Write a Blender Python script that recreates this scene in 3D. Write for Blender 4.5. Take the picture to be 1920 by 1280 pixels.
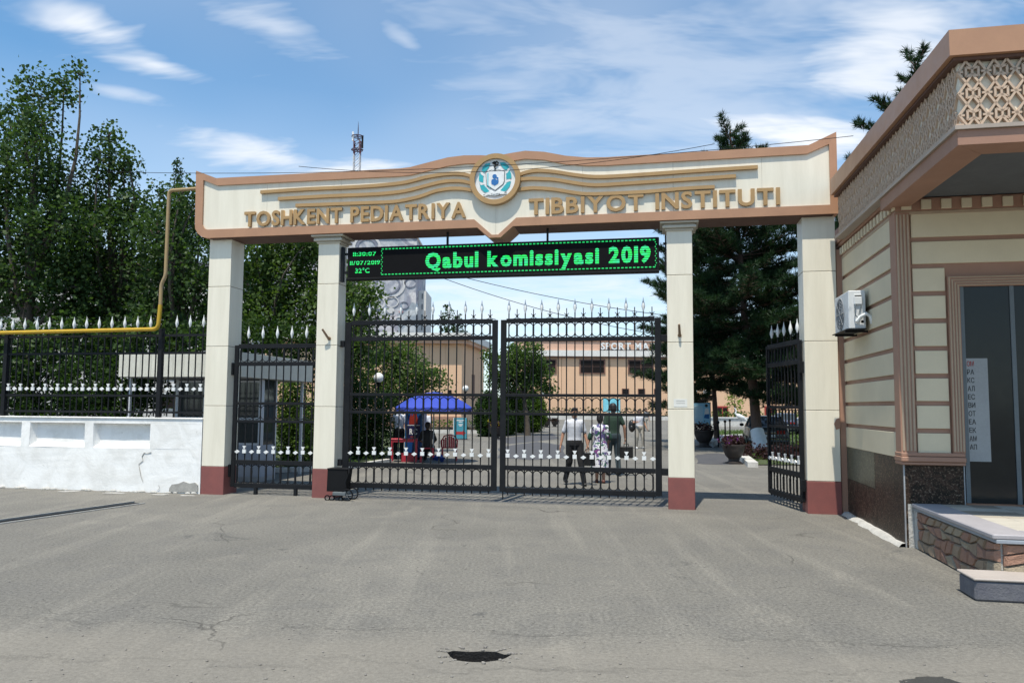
import bpy, bmesh, math, random
import numpy as np
from mathutils import Vector, Matrix
random.seed(7); NR = np.random.default_rng(7)
sc = bpy.context.scene
for o in list(bpy.data.objects): bpy.data.objects.remove(o)
R = math.radians
# ------------------------------------------------------------------ camera
F_PX, CX, CY, EYE = 1420.0, 960.0, 654.85, 1.75          # photo pixels (1920 wide)
PITCH, ROLL, TH, GD = 0.0749312, 0.00717687, 0.19285961, 13.78506
cam_d = bpy.data.cameras.new('camera'); cam = bpy.data.objects.new('camera', cam_d)
sc.collection.objects.link(cam); sc.camera = cam
cam_d.sensor_fit = 'HORIZONTAL'; cam_d.sensor_width = 36.0; cam_d.lens = F_PX/1920*36
cam_d.shift_y = (CY-640)/1920; cam_d.clip_start = 0.05; cam_d.clip_end = 3000
cam.matrix_world = Matrix.Translation((0, 0, EYE)) @ Matrix.Rotation(math.pi/2+PITCH, 4, 'X') @ Matrix.Rotation(ROLL, 4, 'Z')
# ------------------------------------------------------------------ light
SUN_EL, SUN_AZ = R(69), math.atan2(-0.328, -0.9447)        # sun stands behind the photographer, a touch left
sun_dir = Vector((math.cos(SUN_EL)*math.sin(SUN_AZ), math.cos(SUN_EL)*math.cos(SUN_AZ), math.sin(SUN_EL)))
sd = bpy.data.lights.new('sun', 'SUN'); sd.energy = 5.0; sd.angle = R(0.53); sd.color = (1.0, 0.935, 0.82)
so = bpy.data.objects.new('sun', sd); sc.collection.objects.link(so)
so.rotation_euler = (-sun_dir).to_track_quat('-Z', 'Y').to_euler()
sc.view_settings.view_transform = 'Standard'; sc.view_settings.look = 'None'
sc.cycles.max_bounces = 5; sc.cycles.diffuse_bounces = 2; sc.cycles.glossy_bounces = 2; sc.cycles.transmission_bounces = 3; sc.cycles.transparent_max_bounces = 4
sc.view_settings.exposure = 0.14; sc.view_settings.gamma = 1.0; sc.view_settings.use_curve_mapping = False
# ------------------------------------------------------------------ pixel -> place helpers
def ray(px, py):
    u, v = px-CX, py-CY
    c, s = math.cos(ROLL), math.sin(ROLL)
    u, v = u*c+v*s, -u*s+v*c
    X, Y, Z = u/F_PX, 1.0, -v/F_PX
    c, s = math.cos(PITCH), math.sin(PITCH)
    return Vector((X, Y*c-Z*s, Y*s+Z*c))
def gnd(px, py, z=0.0):
    d = ray(px, py); return Vector((0, 0, EYE))+d*((z-EYE)/d.z)
def at(px, py, Y):
    d = ray(px, py); return Vector((0, 0, EYE))+d*(Y/d.y)
EX = Vector((math.cos(TH), -math.sin(TH), 0)); EY = Vector((math.sin(TH), math.cos(TH), 0)); GO = Vector((0, GD, 0))
def G(px, py, y=0.0):                       # point (x, z) on a plane parallel to the gate, y metres behind the pillar fronts
    d = ray(px, py); o = GO+EY*y; c = Vector((0, 0, EYE))
    t = (o-c).dot(EY)/d.dot(EY); P = c+d*t-o
    return (P.dot(EX), P.z)
def gw(x, y, z=0.0): return GO+EX*x+EY*y+Vector((0, 0, z))
# ------------------------------------------------------------------ node helpers
def nodes(name):
    m = bpy.data.materials.new(name); m.use_nodes = True
    nt = m.node_tree; b = nt.nodes['Principled BSDF']
    return m, nt, b
def N(nt, t, **k):
    n = nt.nodes.new(t)
    for a, v in k.items(): setattr(n, a, v)
    return n
def L(nt, a, b): nt.links.new(a, b)
def val(nt, n, i, v):
    if hasattr(v, 'links') or hasattr(v, 'is_linked'): nt.links.new(v, n.inputs[i])
    else: n.inputs[i].default_value = v
def math_(nt, op, a, b=0.0, clamp=False):
    n = N(nt, 'ShaderNodeMath', operation=op); n.use_clamp = clamp
    val(nt, n, 0, a); val(nt, n, 1, b); return n.outputs[0]
def mix(nt, f, a, b):
    n = N(nt, 'ShaderNodeMix', data_type='RGBA')
    val(nt, n, 0, f); val(nt, n, 6, a if not isinstance(a, tuple) else (*a[:3], 1)); val(nt, n, 7, b if not isinstance(b, tuple) else (*b[:3], 1))
    return n.outputs[2]
def noise(nt, vec, scale, detail=4, rough=.6, dist=0.0):
    n = N(nt, 'ShaderNodeTexNoise'); n.inputs['Scale'].default_value = scale
    n.inputs['Detail'].default_value = detail; n.inputs['Roughness'].default_value = rough; n.inputs['Distortion'].default_value = dist
    if vec is not None: L(nt, vec, n.inputs['Vector'])
    return n.outputs['Fac']
def ramp(nt, f, a, b):
    n = N(nt, 'ShaderNodeMapRange'); val(nt, n, 0, f); n.inputs[1].default_value = a; n.inputs[2].default_value = b
    return n.outputs[0]
def objco(nt, scale=None):
    tc = N(nt, 'ShaderNodeTexCoord'); oi = N(nt, 'ShaderNodeObjectInfo')
    v = N(nt, 'ShaderNodeVectorMath', operation='ADD'); L(nt, tc.outputs['Object'], v.inputs[0])
    m = N(nt, 'ShaderNodeVectorMath', operation='SCALE'); m.inputs[0].default_value = (37, 53, 71); L(nt, oi.outputs['Random'], m.inputs['Scale'])
    L(nt, m.outputs[0], v.inputs[1]); out = v.outputs[0]
    if scale:
        s = N(nt, 'ShaderNodeVectorMath', operation='MULTIPLY'); L(nt, out, s.inputs[0]); s.inputs[1].default_value = scale; out = s.outputs[0]
    return out
def bump(nt, b, h, strength, dist=.01):
    n = N(nt, 'ShaderNodeBump'); n.inputs['Strength'].default_value = strength; n.inputs['Distance'].default_value = dist
    L(nt, h, n.inputs['Height']); L(nt, n.outputs[0], b.inputs['Normal'])
def mat(name, c, rough=.6, c2=None, scale=3.0, fine=40.0, fine_amt=.12, bmp=.15, bdist=.004, metal=0.0, spec=.5, streak=None, rrange=.12):
    m, nt, b = nodes(name); v = objco(nt, streak)
    c2 = c2 or tuple(x*.86 for x in c)
    col = mix(nt, ramp(nt, noise(nt, v, scale, 5, .62), .3, .7), c, c2)
    fn = noise(nt, v, fine, 3, .6)
    k = math_(nt, 'ADD', math_(nt, 'MULTIPLY', fn, 2*fine_amt), 1-fine_amt)
    g = N(nt, 'ShaderNodeVectorMath', operation='SCALE'); L(nt, col, g.inputs[0]); L(nt, k, g.inputs['Scale'])
    L(nt, g.outputs[0], b.inputs['Base Color'])
    L(nt, math_(nt, 'ADD', math_(nt, 'MULTIPLY', noise(nt, v, scale*2.3, 3), rrange*2), rough-rrange, True), b.inputs['Roughness'])
    b.inputs['Metallic'].default_value = metal; b.inputs['Specular IOR Level'].default_value = spec
    if bmp: bump(nt, b, fn, bmp, bdist)
    return m
def emis(name, c, s, base=(.01, .01, .01)):
    m, nt, b = nodes(name); b.inputs['Base Color'].default_value = (*base, 1)
    b.inputs['Emission Color'].default_value = (*c, 1); b.inputs['Emission Strength'].default_value = s; return m
def glassy(name, c=(.02, .025, .025), rough=.06):
    m, nt, b = nodes(name); v = objco(nt)
    L(nt, mix(nt, noise(nt, v, 1.3, 2), c, tuple(x*1.8 for x in c)), b.inputs['Base Color'])
    b.inputs['Roughness'].default_value = rough; b.inputs['Specular IOR Level'].default_value = .6
    bump(nt, b, noise(nt, v, 1.6, 1), .05, .01); return m
def leafmat(name, dark, light, trans=.35, rough=.5):
    m, nt, b = nodes(name); a = N(nt, 'ShaderNodeAttribute'); a.attribute_name = 'rnd'
    oi = N(nt, 'ShaderNodeObjectInfo')
    col = mix(nt, a.outputs['Fac'], dark, light)
    L(nt, col, b.inputs['Base Color']); b.inputs['Roughness'].default_value = rough; b.inputs['Specular IOR Level'].default_value = .16
    t = N(nt, 'ShaderNodeBsdfTranslucent')
    g = N(nt, 'ShaderNodeMix', data_type='RGBA', blend_type='MULTIPLY'); g.inputs[0].default_value = 1; L(nt, col, g.inputs[6]); g.inputs[7].default_value = (1.5, 1.7, .6, 1)
    L(nt, g.outputs[2], t.inputs['Color'])
    mx = N(nt, 'ShaderNodeMixShader'); mx.inputs[0].default_value = trans
    L(nt, b.outputs[0], mx.inputs[1]); L(nt, t.outputs[0], mx.inputs[2])
    L(nt, mx.outputs[0], nt.nodes['Material Output'].inputs['Surface']); return m
# ------------------------------------------------------------------ sky
w = bpy.data.worlds.new('World'); sc.world = w; w.use_nodes = True
nt = w.node_tree; bg = nt.nodes['Background']
sky = N(nt, 'ShaderNodeTexSky', sky_type='NISHITA'); sky.sun_disc = False
sky.sun_elevation = SUN_EL; sky.sun_rotation = SUN_AZ; sky.altitude = 450; sky.air_density = 1.0; sky.dust_density = 0.6; sky.ozone_density = 1.6
tc = N(nt, 'ShaderNodeTexCoord'); sp = N(nt, 'ShaderNodeSeparateXYZ'); L(nt, tc.outputs['Generated'], sp.inputs[0])
zz = math_(nt, 'MAXIMUM', math_(nt, 'ADD', sp.outputs[2], .22), .05)     # cloud sheet seen in perspective
cb = N(nt, 'ShaderNodeCombineXYZ'); L(nt, math_(nt, 'DIVIDE', sp.outputs[0], zz), cb.inputs[0]); L(nt, math_(nt, 'DIVIDE', sp.outputs[1], zz), cb.inputs[1])
def sky_uv(px, py):
    d = ray(px, py).normalized(); k = max(d.z+.22, .05); return (d.x/k, d.y/k)
mp = N(nt, 'ShaderNodeMapping'); L(nt, cb.outputs[0], mp.inputs[0]); mp.inputs['Rotation'].default_value = (0, 0, R(30)); mp.inputs['Scale'].default_value = (1.0, 2.6, 1)
wisp = noise(nt, mp.outputs[0], 3.4, 4, .62, .35); veil = noise(nt, cb.outputs[0], 1.1, 2, .55, 0)
cover = ramp(nt, wisp, .62, .85)
tot = math_(nt, 'MULTIPLY', cover, .45)
wq = math_(nt, 'ADD', math_(nt, 'MULTIPLY', wisp, 2.9), -.2)
def streak(p0, p1, wid, amt):
    """a cirrus streak between two directions, ragged by the wisp noise"""
    global tot
    a, b = Vector(sky_uv(*p0)), Vector(sky_uv(*p1)); c = (a+b)/2; ln = max((b-a).length/2, .01); an = math.atan2(b.y-a.y, b.x-a.x)
    q = Vector(sky_uv(p0[0], p0[1]+wid)); wd = max((q-a).length, .01)
    k = N(nt, 'ShaderNodeMapping', vector_type='TEXTURE'); L(nt, cb.outputs[0], k.inputs[0]); k.inputs['Location'].default_value = (c.x, c.y, 0); k.inputs['Rotation'].default_value = (0, 0, an); k.inputs['Scale'].default_value = (ln, wd, 1)
    le = N(nt, 'ShaderNodeVectorMath', operation='LENGTH'); L(nt, k.outputs[0], le.inputs[0])
    n = N(nt, 'ShaderNodeMapRange', interpolation_type='SMOOTHSTEP'); L(nt, math_(nt, 'SUBTRACT', wq, le.outputs['Value']), n.inputs[0]); n.inputs[1].default_value = -.15; n.inputs[2].default_value = 1.35; n.inputs[4].default_value = amt
    tot = math_(nt, 'MAXIMUM', tot, n.outputs[0])
for s in [((50, 15), (280, 90), 40, .9), ((190, 95), (385, 148), 24, .9), ((150, 160), (300, 190), 14, .45),
          ((370, 0), (640, 95), 42, .55), ((350, 262), (640, 325), 34, .85), ((520, 312), (800, 326), 22, .95),
          ((715, 40), (800, 110), 18, .4),
          ((1480, 60), (1850, 170), 95, .85), ((1330, 245), (1720, 280), 40, 1.0), ((1000, 290), (1500, 180), 60, .4), ((640, 600), (1300, 560), 60, .6), ((850, 240), (1850, 90), 190, .42), ((1500, 20), (1900, 60), 60, .8)]:
    streak(*s)
right = math_(nt, 'MULTIPLY', ramp(nt, veil, .35, .75), .3)
tot = math_(nt, 'MAXIMUM', tot, right)
hz = N(nt, 'ShaderNodeMapRange'); L(nt, sp.outputs[2], hz.inputs[0]); hz.inputs[1].default_value = .38; hz.inputs[2].default_value = 0.0; hz.inputs[4].default_value = .6
tot = math_(nt, 'ADD', tot, math_(nt, 'MULTIPLY', hz.outputs[0], math_(nt, 'SUBTRACT', 1.0, tot)), True)
tn = N(nt, 'ShaderNodeVectorMath', operation='MULTIPLY'); L(nt, sky.outputs[0], tn.inputs[0]); tn.inputs[1].default_value = (.77, 1.09, 1.16)
cloud = mix(nt, tot, tn.outputs[0], (6.0, 6.25, 6.6))
L(nt, cloud, bg.inputs[0]); bg.inputs[1].default_value = 0.15
# ------------------------------------------------------------------ mesh helpers
COL = sc.collection
class MB:
    def __init__(s): s.v = []; s.f = []; s.m = []
    def add(s, vs, fs, mi=0):
        o = len(s.v); s.v += [tuple(p) for p in vs]; s.f += [tuple(i+o for i in f) for f in fs]; s.m += [mi]*len(fs); return s
    def box(s, x0, x1, y0, y1, z0, z1, c=0.0, mi=0):
        if c <= 0:
            return s.add([(x, y, z) for z in (z0, z1) for y in (y0, y1) for x in (x0, x1)], [(0, 2, 3, 1), (4, 5, 7, 6), (0, 1, 5, 4), (2, 6, 7, 3), (0, 4, 6, 2), (1, 3, 7, 5)], mi)
        b = bmesh.new(); bmesh.ops.create_cube(b, size=1)
        for q in b.verts: q.co = ((x0+x1)/2+q.co.x*(x1-x0), (y0+y1)/2+q.co.y*(y1-y0), (z0+z1)/2+q.co.z*(z1-z0))
        bmesh.ops.bevel(b, geom=b.edges[:], offset=c, segments=1, affect='EDGES')
        b.verts.index_update(); s.add([q.co[:] for q in b.verts], [[q.index for q in f.verts] for f in b.faces], mi); b.free(); return s
    def prism(s, poly, y0, y1, mi=0, plane='xz'):
        """polygon in xz extruded along y (or xy along z, or yz along x)"""
        n = len(poly)
        def P(a, b, t): return (a, t, b) if plane == 'xz' else ((a, b, t) if plane == 'xy' else (t, a, b))
        return s.add([P(a, b, y0) for a, b in poly]+[P(a, b, y1) for a, b in poly],
                     [tuple(range(n)), tuple(range(2*n-1, n-1, -1))]+[(i, n+i, n+(i+1) % n, (i+1) % n) for i in range(n)], mi)
    def tube(s, pts, r, n=6, mi=0, cap=True):
        pts = [Vector(p) for p in pts]; rs = r if isinstance(r, (list, tuple)) else [r]*len(pts)
        vs = []; fs = []; up = None
        for i, p in enumerate(pts):
            d = (pts[min(i+1, len(pts)-1)]-pts[max(i-1, 0)]).normalized()
            if up is None: up = d.orthogonal().normalized()
            up = (up-d*up.dot(d)); up = up.normalized() if up.length > 1e-6 else d.orthogonal().normalized()
            sd_ = d.cross(up)
            for k in range(n):
                a = 2*math.pi*(k+.5)/n; vs.append(p+(up*math.cos(a)+sd_*math.sin(a))*rs[i])
        for i in range(len(pts)-1):
            for k in range(n): fs.append((i*n+k, i*n+(k+1) % n, (i+1)*n+(k+1) % n, (i+1)*n+k))
        if cap: fs += [tuple(range(n-1, -1, -1)), tuple(range((len(pts)-1)*n, len(pts)*n))]
        return s.add(vs, fs, mi)
    def lathe(s, prof, n=16, c=(0, 0, 0), mi=0, cap=True):
        vs = [(c[0]+r*math.cos(2*math.pi*k/n), c[1]+r*math.sin(2*math.pi*k/n), c[2]+z) for r, z in prof for k in range(n)]
        fs = [(i*n+k, i*n+(k+1) % n, (i+1)*n+(k+1) % n, (i+1)*n+k) for i in range(len(prof)-1) for k in range(n)]
        if cap: fs += [tuple(range(n-1, -1, -1)), tuple(range((len(prof)-1)*n, len(prof)*n))]
        return s.add(vs, fs, mi)
    def ball(s, c, r, n=12, m=8, mi=0, rot=None):
        r = r if isinstance(r, (tuple, list)) else (r, r, r); vs = []; M = rot or Matrix.Identity(3)
        for i in range(m+1):
            t = math.pi*i/m; rr = max(math.sin(t), 1e-3)
            for k in range(n):
                a = 2*math.pi*k/n; vs.append(Vector(c)+M @ Vector((r[0]*rr*math.cos(a), r[1]*rr*math.sin(a), -r[2]*math.cos(t))))
        return s.add(vs, [(i*n+k, i*n+(k+1) % n, (i+1)*n+(k+1) % n, (i+1)*n+k) for i in range(m) for k in range(n)]+[tuple(range(n-1, -1, -1)), tuple(range(m*n, m*n+n))], mi)
    def cap_(s, a, b, ra, rb, n=10, mi=0):
        a, b = Vector(a), Vector(b); d = (b-a); l = d.length; d.normalize(); pts = []; rs = []
        for t in (-1, -.85, -.5, 0): pts.append(a+d*(t*ra)); rs.append(max(ra*math.sqrt(max(1-t*t, 0)), .002))
        for t in (0, .5, .85, 1): pts.append(b+d*(t*rb)); rs.append(max(rb*math.sqrt(max(1-t*t, 0)), .002))
        return s.tube(pts, rs, n, mi)
    def mesh(s, name, org=(0, 0, 0), smooth=False):
        me = bpy.data.meshes.new(name); o = org
        me.from_pydata([(a-o[0], b-o[1], c-o[2]) for a, b, c in s.v], [], s.f); me.polygons.foreach_set('material_index', s.m)
        b = bmesh.new(); b.from_mesh(me); bmesh.ops.recalc_face_normals(b, faces=b.faces[:]); b.to_mesh(me); b.free()
        if smooth:
            me.polygons.foreach_set('use_smooth', [True]*len(me.polygons))
            if smooth != 'all': me.set_sharp_from_angle(angle=R(42))
        me.update(); return me
def link(name, me, parent=None, loc=(0, 0, 0), rot=None, mats=None):
    o = bpy.data.objects.new(name, me); COL.objects.link(o)
    if mats is not None:
        if len(me.materials): me.materials.clear()
        for m in (mats if isinstance(mats, (list, tuple)) else [mats]): me.materials.append(m)
    if parent: o.parent = parent
    o.location = loc
    if rot: o.rotation_euler = rot
    return o
def tag(o, label=None, cat=None, group=None, kind=None):
    if label: o['label'] = label
    if cat: o['category'] = cat
    if group: o['group'] = group
    if kind: o['kind'] = kind
    return o
BASE = {}
def gthing(name, label, cat, base, group=None):     # a thing in the gate's own axes: x along it, y away behind it
    o = bpy.data.objects.new(name, None); COL.objects.link(o); o.empty_display_size = .2
    o.location = gw(*base); o.rotation_euler = (0, 0, -TH); BASE[o.name] = base
    return tag(o, label, cat, group)
def thing(name, label, cat, loc, rz=0.0, group=None):
    o = bpy.data.objects.new(name, None); COL.objects.link(o); o.empty_display_size = .2
    o.location = loc; o.rotation_euler = (0, 0, rz); BASE[o.name] = (0, 0, 0)
    return tag(o, label, cat, group)
def part(name, mb, m, parent, smooth=False, kind=None):     # mesh given in the thing's axes
    root = parent
    while root.parent: root = root.parent
    b = BASE[root.name]; me = mb.mesh(name, b, smooth)
    o = link(name, me, parent, mats=m)
    if kind: o['kind'] = kind
    return o
def rep(name, me, parent, loc, rot=None, mats=None):        # repeated piece sharing mesh data; loc in the thing's axes
    root = parent
    while root.parent: root = root.parent
    b = BASE[root.name]
    o = bpy.data.objects.new(name, me); COL.objects.link(o); o.parent = parent
    o.location = (loc[0]-b[0], loc[1]-b[1], loc[2]-b[2])
    if rot: o.rotation_euler = rot
    return o
def copy_tree(o, parent=None):
    c = o.copy(); COL.objects.link(c); c.parent = parent
    if o.name in BASE: BASE[c.name] = BASE[o.name]
    for ch in o.children: copy_tree(ch, c)
    return c
def shared(mb, name, m, smooth=False):
    me = mb.mesh(name, (0, 0, 0), smooth)
    for q in (m if isinstance(m, (list, tuple)) else [m]): me.materials.append(q)
    return me
GLY = {}
def glyph(ch, bold, depth):
    """outline of one character, 1 unit cap height, lying in xz, front at y=0"""
    k = (ch, bold, depth)
    if k not in GLY:
        cu = bpy.data.curves.new('glyph', 'FONT'); cu.body = ch; cu.size = 1.0; cu.extrude = depth/2; cu.offset = bold; cu.resolution_u = 3
        o = bpy.data.objects.new('glyph', cu); COL.objects.link(o); dg = bpy.context.evaluated_depsgraph_get()
        me = bpy.data.meshes.new_from_object(o.evaluated_get(dg)); bpy.data.objects.remove(o); bpy.data.curves.remove(cu)
        me.transform(Matrix(((1, 0, 0, 0), (0, 0, -1, 0), (0, 1, 0, 0), (0, 0, 0, 1))))
        xs = [v.co.x for v in me.vertices]; ys = [v.co.y for v in me.vertices]
        GLY[k] = (me, min(xs) if xs else 0, max(xs) if xs else 0)
    return GLY[k]
CAPH = None
def text(parent, s, x0, x1, z0, h, yfront, depth, m, bold=.02, name='letter', gap=.09, space=.38):
    """separate letters from x0 to x1, base line z0, cap height h"""
    global CAPH
    if CAPH is None:
        me = glyph('H', 0.0, .1)[0]; CAPH = max(v.co.z for v in me.vertices)
    k = h/CAPH; adv = []; tot_ = 0
    for ch in s:
        if ch == ' ': adv.append(None); tot_ += space; continue
        g = glyph(ch, bold, depth/k if depth else .01); adv.append(g); tot_ += (g[2]-g[1])+gap
    kx = (x1-x0)/(tot_-gap); x = x0; out = []; cache = {}
    for ch, g in zip(s, adv):
        if g is None: x += space*kx; continue
        if ch not in cache:
            me = g[0].copy(); me.transform(Matrix.Diagonal((kx, k, k, 1)))
            yy = min(v.co.y for v in me.vertices); me.transform(Matrix.Translation((-g[1]*kx, -yy, 0)))
            me.materials.clear(); me.materials.append(m); cache[ch] = me
        o = rep(name, cache[ch], parent, (x, yfront, z0)); out.append(o); x += (g[2]-g[1]+gap)*kx
    return out
# ------------------------------------------------------------------ materials
M = {}
M['cream'] = mat('cream_panel', (.79, .74, .615), .42, (.70, .65, .53), 2.2, 30, .04, .03, streak=(3, 3, .3))
M['cream_side'] = mat('cream_block', (.69, .595, .42), .75, (.615, .53, .375), 1.5, 90, .07, .25, .003)
M['redpaint'] = mat('red_brown_paint', (.235, .075, .065), .6, (.19, .065, .058), 4, 60, .12, .2)
M['brown'] = mat('copper_brown_panel', (.43, .235, .135), .45, (.37, .2, .115), 2.5, 35, .04, .02)
M['brown2'] = mat('terracotta_trim', (.36, .2, .135), .6, (.31, .17, .115), 2, 50, .08, .1)
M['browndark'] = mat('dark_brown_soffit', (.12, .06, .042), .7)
M['joint'] = mat('dark_joint_gap', (.06, .055, .05), .8)  # dark core colour seen in the panel joints
M['gold'] = mat('gold_paint', (.41, .255, .105), .45, (.35, .215, .09), 3, 60, .06, .05)
M['black'] = mat('black_iron', (.011, .012, .014), .5, (.017, .018, .02), 6, 90, .2, .2, spec=.12)
M['whitep'] = mat('white_ornament_paint', (.78, .79, .78), .5, (.66, .67, .66), 9, 70, .08, .1)
M['plaster'] = None
M['yellow'] = mat('yellow_pipe_paint', (.52, .33, .012), .45, (.42, .26, .02), 5, 60, .12, .1)
M['faded'] = mat('faded_ochre_pipe', (.36, .25, .11), .6, (.3, .215, .12), 5, 60, .15, .1)
M['ledback'] = mat('led_black', (.009, .009, .01), .6, spec=.15)
M['grey'] = mat('grey_metal', (.34, .35, .36), .45, (.27, .28, .29), 4, 60, .08, .05)
M['white'] = mat('white_enamel', (.66, .68, .69), .4, (.58, .6, .61), 3, 60, .04, .03)
M['rust'] = mat('rusty_pipe', (.22, .14, .08), .7)
def granite(name, dark, light, speck, rough=.2):
    m, nt, b = nodes(name); v = objco(nt); a = noise(nt, v, 9, 8, .72, 1.2); f = noise(nt, v, 38, 4, .7)
    col = mix(nt, ramp(nt, a, .42, .62), dark, light); col = mix(nt, ramp(nt, f, .56, .64), col, speck); col = mix(nt, ramp(nt, f, .42, .36), col, tuple(x*.4 for x in dark))
    L(nt, col, b.inputs['Base Color']); b.inputs['Roughness'].default_value = rough; b.inputs['Specular IOR Level'].default_value = .1; return m
M['granite'] = granite('dark_granite', (.022, .018, .014), (.07, .042, .03), (.2, .15, .11), .4); M['granite2'] = granite('green_granite', (.07, .07, .05), (.11, .105, .075), (.19, .18, .13), .35)
M['mortar'] = mat('pale_mortar', (.52, .51, .48), .9, (.40, .39, .36), 6, 40, .2, .9, .02)
M['glass'] = glassy('dark_glass')
M['teal'] = mat('teal_paint', (.02, .33, .38), .5, (.03, .42, .46), 5)
M['blue'] = mat('blue_paint', (.02, .15, .42), .5)
M['dkgrey'] = mat('dark_grey_line', (.12, .14, .15), .5)
M['soffit'] = mat('grey_soffit', (.11, .12, .13), .8)
def plaster():
    m, nt, b = nodes('whitewashed_plaster'); v = objco(nt)
    big = noise(nt, v, 2.2, 6, .65, .4); fn = noise(nt, v, 26, 6, .7)
    col = mix(nt, ramp(nt, big, .42, .62), (.84, .835, .815), (.72, .71, .68))
    dirt = ramp(nt, noise(nt, v, 5.5, 7, .75, .8), .62, .72)
    col = mix(nt, math_(nt, 'MULTIPLY', dirt, .55), col, (.36, .34, .3))
    L(nt, col, b.inputs['Base Color']); b.inputs['Roughness'].default_value = .92
    h = math_(nt, 'ADD', math_(nt, 'MULTIPLY', big, 2.0), math_(nt, 'MULTIPLY', fn, .5))
    bump(nt, b, h, .32, .02); return m
M['plaster'] = plaster()
M['concrete'] = mat('bare_concrete', (.38, .37, .34), .95, (.28, .27, .25), 9, 60, .2, .8, .01)
# ================================================================== ground
def asphalt():
    m, nt, b = nodes('worn_asphalt')
    tcn = N(nt, 'ShaderNodeTexCoord'); v = tcn.outputs['Object']
    big = noise(nt, v, .22, 6, .6, .6); mid = noise(nt, v, 1.3, 6, .65, .3); fn = noise(nt, v, 30, 5, .78); vf = noise(nt, v, 95, 3, .8)
    col = mix(nt, ramp(nt, big, .34, .66), (.138, .132, .117), (.188, .178, .155))
    col = mix(nt, math_(nt, 'MULTIPLY', ramp(nt, mid, .5, .58), .45), col, (.134, .129, .118))
    trk = N(nt, 'ShaderNodeMapping'); L(nt, v, trk.inputs[0]); trk.inputs['Rotation'].default_value = (0, 0, R(-8)); trk.inputs['Scale'].default_value = (2.4, .16, 1)
    col = mix(nt, math_(nt, 'MULTIPLY', ramp(nt, noise(nt, trk.outputs[0], 1.0, 4, .6), .52, .66), .35), col, (.25, .235, .2))
    # sandy drifts and damp or oily blotches, each with a shape of its own
    sand = ramp(nt, noise(nt, v, .75, 7, .68, 1.2), .58, .72); col = mix(nt, math_(nt, 'MULTIPLY', sand, .45), col, (.27, .25, .21))
    oil = ramp(nt, noise(nt, v, .9, 6, .65, .7), .34, .29); col = mix(nt, math_(nt, 'MULTIPLY', oil, .6), col, (.075, .075, .072))
    spots = ramp(nt, noise(nt, v, 7.5, 3, .5), .74, .78); col = mix(nt, math_(nt, 'MULTIPLY', spots, .5), col, (.1, .095, .085))
    # aggregate
    k = math_(nt, 'ADD', math_(nt, 'ADD', math_(nt, 'MULTIPLY', ramp(nt, fn, .32, .68), .95), math_(nt, 'MULTIPLY', ramp(nt, vf, .35, .65), .5)), .28)
    g = N(nt, 'ShaderNodeVectorMath', operation='SCALE'); L(nt, col, g.inputs[0]); L(nt, k, g.inputs['Scale'])
    col = g.outputs[0]
    # cracks: edges of large distorted cells, broken up
    dn = N(nt, 'ShaderNodeTexNoise'); dn.inputs['Scale'].default_value = 1.1; dn.inputs['Detail'].default_value = 6; L(nt, v, dn.inputs['Vector'])
    ad = N(nt, 'ShaderNodeVectorMath', operation='MULTIPLY_ADD'); L(nt, dn.outputs['Color'], ad.inputs[0]); ad.inputs[1].default_value = (1.3, 1.3, 0); L(nt, v, ad.inputs[2])
    vo = N(nt, 'ShaderNodeTexVoronoi', feature='DISTANCE_TO_EDGE'); vo.inputs['Scale'].default_value = .21; L(nt, ad.outputs[0], vo.inputs['Vector'])
    cr = ramp(nt, vo.outputs['Distance'], .0035, .0005); cr = math_(nt, 'MULTIPLY', cr, ramp(nt, noise(nt, v, .6, 3), .5, .6))
    # old paving seam that runs across in front of the photographer
    sx = N(nt, 'ShaderNodeSeparateXYZ'); L(nt, v, sx.inputs[0])
    def seam(y0, slope, wdt, amp):
        yy = math_(nt, 'SUBTRACT', math_(nt, 'SUBTRACT', sx.outputs[1], y0), math_(nt, 'MULTIPLY', sx.outputs[0], slope))
        yy = math_(nt, 'ADD', yy, math_(nt, 'MULTIPLY', math_(nt, 'SUBTRACT', mid, .5), amp))
        return math_(nt, 'ABSOLUTE', yy), yy
    a1, s1 = seam(6.05, -.07, 0, .8); a2, s2 = seam(5.25, -.03, 0, 1.1)
    c1 = math_(nt, 'MULTIPLY', ramp(nt, a1, .035, .0), ramp(nt, mid, .35, .6)); c2 = math_(nt, 'MULTIPLY', ramp(nt, a2, .05, .0), ramp(nt, big, .4, .6))
    below = math_(nt, 'MULTIPLY', ramp(nt, s1, .02, -.5), .45); col = mix(nt, below, col, (.235, .215, .18))
    crk = math_(nt, 'MAXIMUM', cr, math_(nt, 'MAXIMUM', math_(nt, 'MULTIPLY', c1, .6), math_(nt, 'MULTIPLY', c2, .55)))
    col = mix(nt, math_(nt, 'MULTIPLY', crk, .7), col, (.07, .066, .058))
    L(nt, col, b.inputs['Base Color']); b.inputs['Roughness'].default_value = .88; b.inputs['Specular IOR Level'].default_value = .3
    h = math_(nt, 'SUBTRACT', math_(nt, 'ADD', math_(nt, 'MULTIPLY', fn, .8), math_(nt, 'MULTIPLY', mid, .6)), math_(nt, 'MULTIPLY', crk, 1.2))
    bump(nt, b, h, .55, .02); return m
M['asphalt'] = asphalt()
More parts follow.
